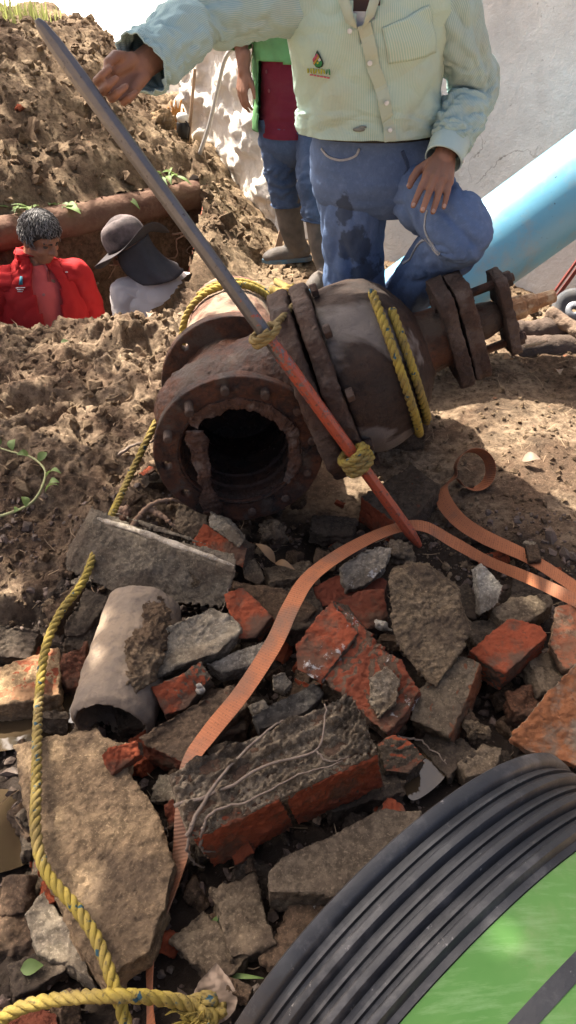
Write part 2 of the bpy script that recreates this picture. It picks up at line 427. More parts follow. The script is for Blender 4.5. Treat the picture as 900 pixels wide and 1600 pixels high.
# ---------------------------------------------------------------- old pipe along the far trench edge
m = Mt('clay_pipe_skin', .9); c = m.mix(m.ramp(m.noise(9, 6), [(.35, 0.0), (.65, 1.0)]), (.115, .055, .036), (.17, .10, .063))
m.col(m.mix(m.ramp(m.noise(40, 5), [(.5, 0.0), (.7, 1.0)]), c, (.17, .1, .065))); m.bump(m.noise(60, 6), .6, .008); CLAYP = m.m
p0, p1 = V((-2.0, 3.59, .315)), V((-.52, 5.18, .22))
pts = [p0.lerp(p1, i / 40) + V((0, 0, .006 * noise.noise(V((i * .3, 0, 0))))) for i in range(41)]
o = MB().tube(pts, [.088 + .005 * noise.noise(V((i * .4, 3, 0))) for i in range(41)], 28).build('buried_pipe', CLAYP, None, V(p0), smooth=True, mods=[M_sub(1), M_disp(.02, .06), M_disp(.008, .02, 3)])
tag(o, 'old brown clay pipe half buried along the far edge of the trench', 'pipe')
# ---------------------------------------------------------------- clods, grit
def clod_stuff(name, label, n, place, size, mat, cat=None, sub=1):
    """loose lumps: one joined mesh"""
    bm = bmesh.new(); bmesh.ops.create_icosphere(bm, subdivisions=sub, radius=1)
    base = np.array([v.co[:] for v in bm.verts]); tri = np.array([[v.index for v in f.verts] for f in bm.faces]); bm.free()
    rng = np.random.default_rng(hash(len(name)) % 1000 + n); vv = []; ff = []; k = 0; got = 0
    temps = [base * (1 + .38 * rng.standard_normal((len(base), 1)).clip(-1.2, 1.2)) for _ in range(14)]
    while got < n:
        r = place(rng)
        if r is None: continue
        x, y, z, sc = r; s = size(rng) * sc
        q = rng.standard_normal(4); q /= np.linalg.norm(q); w_, x_, y_, z_ = q
        M = np.array([[1 - 2 * (y_ * y_ + z_ * z_), 2 * (x_ * y_ - z_ * w_), 2 * (x_ * z_ + y_ * w_)], [2 * (x_ * y_ + z_ * w_), 1 - 2 * (x_ * x_ + z_ * z_), 2 * (y_ * z_ - x_ * w_)], [2 * (x_ * z_ - y_ * w_), 2 * (y_ * z_ + x_ * w_), 1 - 2 * (x_ * x_ + y_ * y_)]])
        sq = rng.uniform(.6, 1.25, 3)
        vv.append((temps[got % 14] * sq) @ M.T * s + [x, y, z + s * .25]); ff.append(tri + k); k += len(base); got += 1
    me = bpy.data.meshes.new(name); me.from_pydata(np.concatenate(vv).tolist(), [], np.concatenate(ff).tolist()); me.materials.append(mat)
    o = bpy.data.objects.new(name, me); COL.objects.link(o); ORG[o] = V((0, 0, 0)); o['kind'] = 'stuff'; o['label'] = label
    if cat: o['category'] = cat
    return o
def pl_mound(rng):
    x = rng.uniform(-1.6, .05); y = rng.uniform(1.5, 3.15)
    if intr(x, y) or rng.random() > sstep(.1, -.3, x) * .9 + .05: return None
    return x, y, soil_h(x, y), 1.0 if rng.random() < .85 else 1.9
clod_stuff('soil_clods', 'loose crumbly brown soil clods on the bank left of the valve', 6000, pl_mound, lambda r: .002 + .014 * r.random() ** 7, SOILF, 'soil')
def pl_far(rng):
    x = rng.uniform(-2.6, .2); y = rng.uniform(4.0, 7.0)
    if x > -.08 + (4.93 - y) * .53 - .1 or intr(x, y) or y < far_y(x) + .1 and x < -.55: return None
    return x, y, soil_h(x, y), 1.0 if rng.random() < .85 else 2.2
clod_stuff('spoil_clods', 'loose dry soil clods on the spoil mound behind the trench', 4200, pl_far, lambda r: .004 + .02 * r.random() ** 4.5, SOILF, 'soil')
def pl_right(rng):
    x = rng.uniform(.3, 1.7); y = rng.uniform(1.5, 4.2)
    return x, y, soil_h(x, y), 1.0
clod_stuff('soil_crumbs', 'fine dry soil crumbs on the trodden ground right of the valve', 7000, pl_right, lambda r: .002 + .011 * r.random() ** 5, SOILF, 'soil')
DARKGRIT = simple('wet_grit', (.085, .065, .05), (.15, .10, .075), 30, .7, 0, .5, 120)
def pl_pile(rng):
    x = rng.uniform(-1.0, 1.0); y = rng.uniform(.5, 2.0)
    return x, y, soil_h(x, y), 1.0 if rng.random() < .9 else 2.0
clod_stuff('grit', 'dark wet grit and small broken stones between the rubble pieces', 5000, pl_pile, lambda r: .002 + .011 * r.random() ** 4, DARKGRIT, 'grit')
# puddles of muddy water
m = Mt('muddy_water', .04, 0, .5); m.col((.05, .034, .019)); m.bump(m.noise(25, 2), .04, .002); WATER = m.m
def puddle(pts, z, label):
    P = [G(a, b, z) for a, b in pts]; c = sum(P, V()) / len(P)
    q = [p for p in catmull([tuple(p) for p in P] + [tuple(P[0])], 40)][:-1]
    o = MB().add(q, [tuple(range(len(q)))]).build('puddle', WATER, None, c); o['kind'] = 'structure'; o['label'] = label; return o
puddle([(-60, 1105), (40, 1095), (110, 1060), (135, 1130), (70, 1160), (-60, 1175)], .025, 'brown puddle between the tan brick and the big concrete slab')
puddle([(-60, 1240), (20, 1235), (60, 1280), (50, 1345), (-60, 1360)], .03, 'brown puddle at the left edge beside the big concrete slab')
puddle([(628, 1205), (655, 1178), (705, 1182), (692, 1218), (650, 1250), (632, 1235)], .05, 'small shiny puddle beside the ribbed black pipe end')
# ================================================================ rubble
RED = (.37, .088, .039); REDD = (.22, .065, .035); GREY = (.21, .19, .165); GREYL = (.40, .375, .34); BRN = (.125, .09, .066); TAN = (.36, .27, .18); DK = (.085, .075, .068)
def chunk_mat(name, coat, coat2, red=RED, dirs=(), thr=.35, spots=.0, white=0.0, grit=.6, pits=0.0, scale=9):
    """broken masonry: a coat of cement or dirt, fired clay where it is broken open (faces looking along dirs, and flecks)"""
    coat, coat2 = [(min(1, k[0] * 1.07), k[1] * .97, k[2] * .80) for k in (coat, coat2)]
    m = Mt(name, .92, 0, .2)
    n1 = m.noise(scale, 7, .65); n2 = m.noise(scale * 5, 5, .7); n3 = m.noise(170, 3, .7)
    c = m.mix(m.ramp(n1, [(.36, 0.0), (.64, 1.0)]), coat, coat2)
    c = m.mix(m.math('MULTIPLY', m.ramp(n2, [(.40, 1.0), (.58, 0.0)]), .7), c, tuple(x * .42 for x in coat2))
    c = m.mix(m.math('MULTIPLY', m.ramp(n3, [(.55, 0.0), (.70, 1.0)]), .55), c, tuple(min(.8, x * 1.8) for x in coat))
    md = m.ramp(m.noise(scale * .45, 7, .7), [(.50, 0.0), (.60, 1.0)]); c = m.mix(m.math('MULTIPLY', md, .6), c, (.085, .06, .043))
    mask = None
    for d in dirs:
        a = m.ramp(m.math('ADD', m.dot(d), m.math('MULTIPLY', m.math('SUBTRACT', m.noise(scale * 1.4, 6, .65), .5), .8)), [(max(0, thr), 0.0), (thr + .1, 1.0)])
        mask = a if mask is None else m.math('MAXIMUM', mask, a)
    if spots > 0:
        a = m.ramp(m.noise(scale * .9, 6, .6), [(.72 - spots * .3, 0.0), (.76 - spots * .3, 1.0)])
        mask = a if mask is None else m.math('MAXIMUM', mask, a)
    if mask is not None:
        rc = m.mix(m.ramp(m.noise(24, 6, .7), [(.35, 0.0), (.65, 1.0)]), red, tuple(x * .62 for x in red))
        rc = m.mix(m.math('MULTIPLY', m.ramp(m.noise(75, 4, .7), [(.58, 0.0), (.7, 1.0)]), .7), rc, (.10, .05, .035))
        dirt = m.ramp(m.noise(scale * .8, 7, .7), [(.48, 0.0), (.58, 1.0)])
        rc = m.mix(m.math('MULTIPLY', dirt, .8), rc, coat2)
        c = m.mix(mask, c, rc)
    if white > 0:
        a = m.ramp(m.noise(scale * 1.7, 6, .7), [(.70 - white * .25, 0.0), (.74 - white * .25, 1.0)]); c = m.mix(m.math('MULTIPLY', a, .85), c, (.55, .53, .50))
    m.col(c); m.bump(m.noise(45, 8, .78), .8 * grit + .25, .013); m.bump(m.noise(210, 4, .75), .8, .004)
    if pits: m.bump(m.voro(60), pits, .008)
    return m.m
def rock_mods(vox, a1, s1, a2, s2, sm=3):
    return [M_remesh(vox * .72), M_smooth(1, .5), M_disp(a1 * 1.35, s1, 3), M_disp(a2 * 1.5, s2, 4, True), M_disp(.004, .008, 2)]
def chunk(name, label, top, ext, mat, vox=.006, a1=.012, a2=.006, sm=3, cat='brick', group=None, parent=None):
    P = [G(*p) for p in top]
    if isinstance(ext, (int, float)):
        nrm = V((0, 0, 0))
        for i in range(len(P)): nrm += (P[i] - P[0]).cross(P[(i + 1) % len(P)] - P[0])
        nrm.normalize(); nrm = nrm if nrm.z > 0 else -nrm
        ext = -nrm * ext
    c = sum(P, V()) / len(P) + V(ext) * .5 if not isinstance(ext, list) else sum(P, V()) / len(P)
    o = MB().prism(P, ext).build(name, mat, parent, None if parent else c, smooth=True, mods=rock_mods(vox, a1, .07, a2, .022, sm))
    if not parent: tag(o, label, cat, group)
    return o
def lump(name, label, px, py, z, rx, ry, rz, mat, vox=.005, a1=.02, a2=.008, cat='rock', rot=0, group=None):
    c = G(px, py, z) if z is not None else GS(px, py, 4.9) + V((0, 0, rz * .4)); q = Matrix.Rotation(rot, 3, 'Z')
    o = MB().ell(c, q @ V((rx, 0, 0)), q @ V((0, ry, 0)), V((0, 0, rz)), 14, 9).build(name, mat, None, c, smooth=True,
        mods=[M_remesh(vox * .8), M_disp(min(a1 * 1.8, rx), .045, 1, True), M_disp(a2 * 1.4, .015, 4, True)])
    return tag(o, label, cat, group)
UPF = (0, -.55, .8)       # towards the viewer, for faces broken open on the near side
CONC = chunk_mat('grey_cement_face', (.25, .22, .185), (.19, .165, .14), spots=.12, grit=.8)
K_grey = chunk_mat('dirty_grey_brick', (.21, .175, .14), (.145, .112, .085), spots=.08)
K_brown = chunk_mat('muddy_brown_brick', (.15, .105, .078), (.095, .068, .05), spots=.25, white=.1)
K_dark = chunk_mat('dark_wet_brick', (.095, .078, .066), (.06, .05, .043), spots=.15)
K_lgrey = chunk_mat('pale_grey_mortar', (.40, .365, .315), (.28, .245, .2), spots=.05, pits=.3)
K_white = chunk_mat('white_lime_mortar', (.62, .61, .60), (.45, .44, .43), pits=.3)
K_agg = chunk_mat('coarse_aggregate_concrete', (.25, .20, .15), (.15, .115, .085), spots=.03, grit=1.2, pits=.9, scale=16)
K_slab = chunk_mat('tan_gritty_concrete', (.42, .32, .22), (.29, .215, .15), spots=.10, grit=1.0, pits=.35, scale=7)
K_ridge = chunk_mat('dirty_mortar', (.36, .32, .275), (.2, .16, .125), grit=1.0, pits=.4, scale=16)
K_red = chunk_mat('red_fired_brick', RED, REDD, dirs=[UPF], thr=.1)
def redface(name, d, coat=(.17, .145, .12), coat2=(.11, .09, .075), thr=.45, red=RED, white=.0): return chunk_mat(name, coat, coat2, red, [d], thr, .1, white)
GB = 'broken bricks in the rubble pile'
# --- big pieces, back to front
chunk('brick', 'grey-brown brick lying flat under the valve bonnet, beside the bar tip', [(563, 777, .11), (644, 723, .12), (688, 757, .12), (655, 803, .11), (614, 815, .10)], (0, 0, -.10), redface('brick_under_bonnet', (-.8, -.6, .1), (.13, .10, .08), (.09, .07, .055), .5), group=GB)
o = chunk('concrete_slab', 'long grey cement-faced slab leaning across the pile, below the open flange', [(143, 816, .27), (256, 852, .255), (371, 894, .25), (348, 952, .14), (285, 966, .125), (200, 940, .13), (140, 916, .14), (101, 893, .15)], (-.01, .055, .02), chunk_mat('cement_faced_slab', (.215, .195, .17), (.155, .135, .115), RED, (), .62, .03, .0, .8), .006, .008, .004, 2, 'slab')
# lime and clay edge along the top of that slab
m_edge = chunk_mat('lime_edge', (.58, .55, .51), (.40, .36, .32), RED, (), .4, .45)
e = [G(146, 813, .275), G(200, 829, .27), G(258, 849, .262), G(320, 872, .257), G(371, 891, .255)]
MB().tube([p + V((0, .012, 0)) for p in e], [.004, .008, .010, .008, .004], 8, flat=.6).build('mortar_edge', m_edge, o, smooth=True, mods=[M_sub(2), M_disp(.014, .025, 3)])
chunk('stone', 'dirty grey mortar lump just under the left edge of the open flange', [(281, 786, .18), (327, 800, .18), (322, 826, .15), (297, 845, .13), (270, 825, .14)], (0, .04, -.05), K_grey, .005, .02, .007, cat='stone')
chunk('brick', 'orange-red brick face below the flange, above the long grey slab', [(318, 817, .19), (387, 857, .17), (380, 889, .13), (296, 849, .15)], (.02, .09, -.06), redface('brick_red_front', (0, -.7, .7), thr=.5), .005, .008, .004, group=GB)
chunk('stone', 'small pale grey mortar wedge on top of the red brick under the flange', [(327, 800, .20), (352, 812, .205), (383, 846, .185), (374, 856, .18), (326, 824, .19)], (0, .07, -.04), K_lgrey, .005, .015, .006, cat='stone')
lump('rock', 'rounded dark grey rock directly under the bottom of the flange', 427, 832, .09, .05, .05, .045, K_grey)
chunk('stone', 'flat dark grey chip standing right of the red brick under the flange', [(377, 880, .12), (398, 872, .12), (414, 905, .09), (405, 915, .08), (382, 905, .09)], (0, .02, -.02), K_grey, .005, .01, .004, cat='stone')
chunk('brick', 'muddy brown brick behind the red brick, at the right end of the long slab', [(352, 902, .13), (440, 918, .13), (497, 948, .12), (470, 985, .09), (395, 960, .10)], (0, .02, -.09), K_brown, group=GB)
chunk('brick', 'orange-red brick standing on end left of the orange strap', [(348, 928, .2), (379, 917, .2), (426, 963, .17), (398, 996, .145), (373, 998, .145)], (.01, .07, -.09), redface('brick_red_upright', (0, -.5, .8), thr=.15), .005, .008, .004, group=GB)
chunk('stone', 'pale grey mortar block with a dark stain, in the middle of the pile', [(234, 990, .19), (267, 974, .2), (332, 948, .2), (361, 960, .19), (377, 983, .17), (341, 1021, .16), (276, 1040, .16), (244, 1060, .14), (231, 1035, .15)], (0, .03, -.07), chunk_mat('pale_block', (.42, .385, .335), (.31, .27, .22), spots=.03, pits=.3, grit=.7), .006, .014, .006, 3, 'stone')
chunk('brick', 'small brick with a bright red broken end beside the curved pipe piece', [(236, 1073, .15), (285, 1054, .16), (313, 1032, .16), (331, 1058, .14), (293, 1106, .115), (256, 1120, .11)], (0, .035, -.075), redface('brick_red_end', (-.55, -.7, .35), thr=.35), .005, .008, .004, group=GB)
lump('stone', 'tiny pale mortar crumb on the brick with the red end', 312, 1076, .15, .014, .014, .016, K_white, .003, .008, .003, 'stone')
chunk('brick', 'flat grey brick with a whitish top partly under the strap', [(322, 1036, .13), (372, 1015, .135), (426, 997, .135), (420, 1024, .12), (402, 1040, .11), (345, 1052, .11)], (0, .01, -.05), chunk_mat('whitish_brick', (.4, .38, .36), (.2, .18, .16), dirs=(), white=.3), .005, .008, .004, group=GB)
chunk('brick', 'large muddy brown brick lying below the strap, left of the big brick chunk', [(215, 1152, .12), (262, 1122, .13), (360, 1066, .13), (392, 1100, .12), (330, 1150, .11), (286, 1192, .10), (228, 1168, .105)], (.005, .01, -.085), redface('brick_brown_large', (-.6, -.8, .1), (.15, .11, .083), (.10, .075, .058), .62, REDD, .12), group=GB)
chunk('stone', 'dark slate-grey stone block between the strap and the double brick chunk', [(392, 1118, .13), (440, 1090, .135), (492, 1064, .135), (506, 1082, .12), (480, 1112, .11), (405, 1143, .105)], (0, .02, -.06), chunk_mat('slate_grey', (.135, .13, .128), (.09, .085, .083), white=.06), .006, .01, .005, 3, 'stone')
chunk('stone', 'small grey mortar cube right of the strap in the centre of the pile', [(424, 1054, .16), (446, 1048, .16), (459, 1066, .14), (445, 1082, .13), (427, 1074, .14)], (0, .01, -.03), K_lgrey, .004, .01, .005, 2, 'stone')
chunk('stone', 'grey mortar scrap beside the strap above the slate-grey stone', [(388, 1100, .14), (412, 1092, .145), (420, 1106, .13), (396, 1120, .12)], (0, .01, -.03), K_lgrey, .004, .012, .005, 2, 'stone')
# bricks at left by the rope
chunk('brick', 'dark brown brick under the rope, left below the long slab', [(70, 947, .1), (120, 909, .12), (134, 917, .12), (99, 962, .08), (78, 967, .08)], (0, 0, -.07), K_brown, group=GB)
chunk('brick', 'dark brown tilted brick between rope and curved pipe piece', [(99, 977, .11), (134, 917, .13), (169, 932, .13), (162, 950, .12), (129, 993, .09), (102, 993, .09)], (0, .01, -.08), K_dark, group=GB)
chunk('brick', 'crumbled dark red brick lump left of the curved pipe piece', [(91, 1040, .09), (120, 1012, .11), (136, 1000, .11), (134, 1050, .08), (122, 1078, .06), (98, 1068, .07)], (0, 0, -.07), chunk_mat('crumbled_red', (.16, .06, .04), (.10, .055, .04), spots=.4, white=.08), .005, .025, .01, 2, group=GB)
chunk('brick', 'tan sunlit brick with a dark groove beside the rope at the left edge', [(-40, 1048, .09), (0, 1040, .095), (57, 1020, .1), (91, 1012, .1), (94, 1085, .09), (40, 1098, .085), (-40, 1108, .085)], (0, 0, -.065), redface('tan_brick', (0, 0, 1), (.42, .31, .2), (.31, .22, .14), .98, RED), group=GB)
# curved pipe piece
MUDP = Mt('muddy_concrete_pipe', .85); c = MUDP.mix(MUDP.ramp(MUDP.noise(7, 6), [(.4, 0.0), (.6, 1.0)]), (.16, .125, .095), (.23, .17, .115))
MUDP.col(MUDP.mix(MUDP.ramp(MUDP.noise(60, 5), [(.5, 0.0), (.75, 1.0)]), c, (.13, .1, .08))); MUDP.bump(MUDP.noise(50, 7), .6, .008)
pa, pb = G(172, 1138, .085), G(222, 965, .115); ax = (pb - pa).normalized()
pr = [(0, .083), (.02, .098), (.1, .1), (.2, .101), (.33, .102), (.36, .098), (.37, .08), (.3, .078), (.1, .077)]
o = MB().lathe(pa, ax, pr, 40, (0, 0, 1), closed_prof=True).build('pipe_section', MUDP.m, None, pa, smooth=True, mods=[M_remesh(.005), M_smooth(2), M_disp(.012, .06), M_disp(.004, .02, 3)])
tag(o, 'muddy grey concrete pipe section with a dark open mouth, left of the pile', 'pipe')
sid = ax.cross(V((0, 0, 1))).normalized()
lp = pa.lerp(pb, .55) + V((0, 0, .078)) + sid * .05
MB().ell(lp, ax * .15, sid * .06, V((0, 0, .035))).build('soil_cake', SOILF, o, smooth=True, mods=[M_remesh(.004), M_disp(.03, .05, 3), M_disp(.022, .016, 4, True), M_disp(.008, .007, 2)])
# big slab lower left
chunk('concrete_slab', 'big tan gritty concrete slab lying flat at lower left under the rope', [(19, 1162, .13), (61, 1154, .135), (152, 1131, .14), (164, 1150, .14), (206, 1164, .14), (201, 1201, .14), (243, 1259, .135), (274, 1347, .13), (258, 1417, .125), (233, 1487, .12), (196, 1508, .115), (166, 1540, .11), (118, 1480, .115), (76, 1390, .12), (40, 1270, .125)], (0, 0, -.075), K_slab, .0065, .014, .007, 2, 'slab')
chunk('concrete_slab', 'pale grey thin slab edge sticking out below the big tan slab', [(34, 1428, .075), (72, 1386, .08), (120, 1460, .075), (150, 1540, .06), (112, 1512, .06), (56, 1490, .06)], (0, 0, -.05), K_lgrey, .006, .012, .006, 3, 'slab')
lump('rock', 'brown rounded rock at the left edge below the big slab', 18, 1462, .02, .085, .06, .04, K_brown, .006, .015, .005)
chunk('brick', 'small broken orange-red brick lying on the big tan slab', [(156, 1180, .18), (172, 1166, .185), (217, 1156, .185), (221, 1178, .165), (196, 1196, .155), (174, 1212, .15)], (0, .015, -.035), redface('brick_on_slab', (-.1, -.7, .6), (.15, .10, .08), (.10, .07, .055), .2), .004, .01, .006, 2, group=GB)
chunk('brick', 'reddish-brown brick at the bottom left corner under the rope', [(-30, 1580, .06), (50, 1566, .06), (92, 1580, .055), (92, 1640, .05), (-30, 1640, .05)], (0, 0, -.05), redface('brick_corner', (0, 0, 1), (.2, .12, .09), (.13, .085, .065), .7, REDD), group=GB)
# right half
chunk('stone', 'pale mortar rock with a white broken end below the bar tip', [(529, 885, .16), (560, 862, .18), (590, 852, .19), (613, 855, .19), (606, 885, .16), (570, 915, .13), (540, 925, .12)], (0, .03, -.05), chunk_mat('white_ended', (.34, .31, .28), (.26, .235, .21), white=.45), .005, .02, .008, 2, 'stone')
lump('stone', 'small white lime mortar scrap on the dark gap in the pile centre', 598, 978, .14, .033, .016, .016, K_white, .004, .012, .005, 'stone', R(-40))
lump('rock', 'dark grey rock behind the coarse concrete piece, under the strap', 626, 868, .12, .05, .04, .045, K_grey)
chunk('brick', 'red-brown brick half hidden behind the double brick chunk', [(524, 938, .12), (560, 922, .13), (600, 919, .13), (608, 962, .1), (575, 985, .09)], (0, .02, -.08), redface('brick_half_hidden', (0, -.4, .9), (.16, .10, .08), (.11, .075, .06), .5, REDD), group=GB)
chunk('brick', 'dark red brick lying below the strap behind the pile centre', [(478, 918, .09), (540, 890, .11), (610, 905, .11), (600, 930, .09), (490, 950, .07)], (0, 0, -.06), redface('brick_below_strap', (0, 0, 1), (.10, .06, .045), (.075, .05, .04), .6, (.25, .07, .04)), group=GB)
chunk('concrete_piece', 'large coarse grey concrete piece standing tilted right of the pile centre', [(606, 896, .25), (634, 886, .255), (665, 891, .255), (716, 925, .235), (719, 956, .22), (735, 992, .2), (711, 1033, .175), (681, 1077, .15), (660, 1062, .15), (616, 1007, .18), (609, 966, .2)], (.02, .06, -.03), K_agg, .006, .016, .009, 2, 'concrete')
chunk('brick', 'grey-topped brick with a rusty side, under the coarse concrete piece', [(650, 1075, .14), (716, 1022, .16), (752, 1034, .155), (728, 1100, .125), (702, 1150, .105), (640, 1125, .115)], (.025, .02, -.085), redface('brick_grey_topped', (.9, -.3, .2), (.20, .165, .13), (.135, .11, .085), .5, (.3, .11, .05)), .006, .01, .006, group=GB)
chunk('brick', 'orange-red brick with dirty corners at right of the pile', [(731, 1016, .14), (762, 990, .155), (793, 965, .165), (845, 975, .165), (858, 992, .16), (790, 1052, .13), (772, 1044, .13)], (0, .01, -.08), redface('brick_right_red', (0, -.45, .9), thr=.18), .005, .007, .004, 3, group=GB)
chunk('brick', 'thin brick piece standing upright, grey-white on one side and red on the other', [(744, 892, .17), (758, 883, .18), (788, 915, .165), (780, 942, .13), (764, 955, .115), (750, 963, .105)], (-.005, .03, -.02), redface('brick_two_tone', (.6, -.6, .5), (.42, .41, .40), (.32, .31, .3), .84, RED), .0045, .008, .005, 2, group=GB)
chunk('brick', 'flat grey-brown brick right of the upright two-toned piece', [(766, 952, .11), (800, 930, .12), (860, 927, .12), (864, 944, .11), (822, 975, .095), (790, 978, .09)], (0, .0, -.06), K_grey, .005, .012, .006, group=GB)
chunk('brick', 'dark brick edge left of the upright two-toned piece', [(706, 925, .1), (730, 908, .115), (748, 930, .1), (745, 966, .07), (722, 962, .07)], (0, .02, -.06), K_dark, .005, .012, .006, group=GB)
chunk('brick', 'pale orange sunlit brick cut by the right edge of the photo', [(857, 1005, .14), (868, 948, .17), (905, 935, .17), (960, 960, .16), (950, 1035, .13), (880, 1046, .115)], (.02, .03, -.08), redface('brick_edge_pale', (.2, 0, 1), (.34, .23, .17), (.26, .17, .12), .8, (.45, .16, .08)), .006, .012, .006, group=GB)
chunk('brick', 'large orange brick slab with a grey mortar side, right edge above the black pipe', [(792, 1156, .12), (835, 1108, .165), (866, 1070, .2), (905, 1030, .23), (960, 1030, .22), (960, 1130, .17), (900, 1200, .12), (856, 1180, .115), (825, 1178, .11)], (.03, .05, -.08), redface('brick_slab_orange', (-.35, -.6, .6), (.33, .29, .24), (.24, .21, .18), .12, (.37, .145, .062)), .0065, .014, .007, group=GB)
chunk('brick', 'crumbled red brick and soil in the gap below the orange-red right brick', [(790, 1080, .07), (830, 1068, .08), (852, 1085, .07), (838, 1118, .06), (798, 1112, .06)], (0, 0, -.06), chunk_mat('crumble', (.17, .085, .055), (.1, .06, .045), spots=.4), .005, .03, .012, 2, group=GB)
lump('rock', 'small brown-grey rock lump above the shiny puddle', 742, 1142, .07, .034, .03, .032, K_agg)
chunk('stone', 'grey slab corner behind the crest of the ribbed black pipe', [(712, 1190, .07), (752, 1160, .08), (786, 1168, .08), (775, 1205, .07), (730, 1215, .06)], (0, 0, -.05), K_grey, .006, .012, .006, cat='stone')
chunk('brick', 'half brick with a red top and grey front beside the shiny puddle', [(588, 1160, .13), (612, 1146, .14), (648, 1160, .13), (668, 1185, .115), (640, 1210, .1), (600, 1205, .1)], (0, .01, -.06), redface('brick_by_puddle', (0, .2, 1), (.16, .13, .105), (.1, .085, .07), .75), .005, .012, .006, group=GB)
chunk('brick', 'small dark red brick bit left of the big brick chunk, behind the strap', [(256, 1255, .1), (272, 1245, .11), (280, 1285, .08), (262, 1298, .07)], (0, .0, -.05), redface('brick_bit', (0, -.5, .8), thr=.2, red=REDD), .0045, group=GB)
chunk('paver', 'grey-brown flat paving brick under the big brick chunk, beside the black pipe', [(416, 1362, .115), (440, 1338, .12), (520, 1300, .125), (600, 1260, .13), (660, 1266, .125), (640, 1340, .11), (560, 1400, .1), (520, 1398, .1), (418, 1394, .105)], (0, 0, -.075), chunk_mat('paver_skin', (.2, .165, .135), (.135, .11, .09), (.25, .1, .06), (), .5, .15, .06), .006, .007, .005, cat='paver')
lump('stone', 'broken red and white brick bit on the soil behind the long slab', 193, 803, .13, .03, .026, .022, chunk_mat('bit_redwhite', (.4, .34, .3), (.3, .14, .09), spots=.4), .004, .015, .006, 'stone')
lump('stone', 'small orange brick bit lying on the spoil mound at the upper left', 32, 172, None, .035, .03, .02, K_red, .006, .015, .006, 'stone')
lump('rock', 'squared grey-brown stone on the mound beside the orange glove', 256, 198, None, .09, .07, .08, chunk_mat('mound_stone', (.36, .27, .18), (.28, .2, .13), scale=5), .008, .02, .008)
# --- double brick chunk (two bricks bonded by mortar)
root = thing('masonry_chunk', 'two red bricks bonded with grey mortar, standing tilted in the pile centre', 'masonry', G(560, 1090, .0))
chunk('brick', '', [(460, 1007, .2), (517, 935, .245), (560, 990, .22), (500, 1068, .165), (461, 1046, .175)], (.05, .06, -.08), redface('dbl_brick_a', (-.75, -.4, .6), (.15, .105, .083), (.105, .078, .062), .3, RED, .35), .006, .012, .007, parent=root)
chunk('brick', '', [(517, 938, .235), (556, 965, .235), (622, 1030, .21), (660, 1078, .18), (640, 1112, .15), (604, 1148, .125), (575, 1125, .14), (505, 1060, .165), (545, 1000, .2)], (.02, .045, -.09), redface('dbl_brick_b', (.6, -.5, .3), (.15, .10, .078), (.105, .075, .06), .35, (.33, .09, .045), .35), .006, .016, .008, parent=root)
chunk('mortar', '', [(576, 1058, .19), (604, 1042, .205), (628, 1062, .195), (622, 1098, .17), (592, 1125, .15), (576, 1098, .165)], (0, .03, -.045), K_ridge, .005, .016, .008, parent=root)
# --- big brick chunk in front: rows of bricks on edge with mortar between, roots across
root = thing('masonry_chunk', 'big block of bonded red bricks with mortar ridges and roots on top', 'masonry', G(440, 1270, .02))
A = G(301, 1316, .205); B = G(595, 1180, .24); C = G(278, 1226, .235); Dp = G(536, 1074, .275)
Lx = (B - A); Wx = ((C - A) + (Dp - B)) / 2; up = Lx.cross(Wx).normalized(); Hx = -up * .15 + V((.03, -.012, 0))
bmat = [redface('chunk_brick_%d' % i, (-.25, -.85, -.1), (.155, .095, .07), (.11, .072, .055), .3 + .05 * (i % 2), RED) for i in range(2)]
row_m = chunk_mat('chunk_top_brick', (.19, .12, .09), (.135, .09, .07), spots=.2)
for r in range(4):
    w0, w1 = r / 4 + .02, (r + 1) / 4 - .03
    cut = [0, .47, 1.0] if r % 2 == 0 else [0, .26, .74, .96]
    for k in range(len(cut) - 1):
        t0, t1 = cut[k] + .006, cut[k + 1] - .006; dz = up * random.uniform(-.008, .004)
        P = [A + Lx * t + Wx * w + dz for t, w in ((t0, w0), (t1, w0), (t1, w1), (t0, w1))]
        MB().prism(P, Hx * (1.0 if r == 0 else .9)).build('brick', bmat[k % 2] if r == 0 else row_m, root, smooth=True, mods=rock_mods(.006, .011, .07, .006, .022, 3))
core = [A + Lx * t + Wx * w - up * .018 for t, w in ((.02, .04), (.98, .04), (.95, .98), (.04, .95))]
MB().prism(core, Hx * .78).build('mortar', K_brown, root, smooth=True, mods=rock_mods(.006, .01, .07, .006, .022, 2))
# one crust of old mortar, thick along the joints, thin or gone over the bricks
NU, NW = 110, 46; mb = MB()
for i in range(NU + 1):
    for k in range(NW + 1):
        t = lerp(-.015, 1.0, i / NU); w = lerp(.03, 1.03, k / NW); q = V((t * 5.2, w * 2.2, 0))
        jit = .05 * noise.noise(q * 2.2); rd = 0
        for wj, st_ in ((.25, .8), (.5, 1.0), (.75, 1.1), (1.0, 1.2)): rd = max(rd, st_ * math.exp(-((w + jit - wj) / .055) ** 2))
        pat = fr(q * 1.6 + V((3, 1, 0)), 4); fin = fr(q * 9, 4)
        h = .020 * rd * (.55 + .9 * pat) + .022 * max(0, pat - .05) + .020 * sstep(.80, .97, t) * (.5 + fin) + .008 * fin - .006
        e = min(i, NU - i, k, NW - k)
        if e == 0: h = -.03
        mb.v.append(tuple(A + Lx * t + Wx * w + up * h))
for i in range(NU):
    for k in range(NW): a = i * (NW + 1) + k; mb.f.append((a, a + 1, a + NW + 2, a + NW + 1))
mb.build('mortar_crust', K_ridge, root, smooth=True, mods=[M_disp(.004, .01, 2)])
ROOT = simple('root_bark', (.24, .185, .14), (.15, .11, .085), 60, .9, 0, .5, 200)
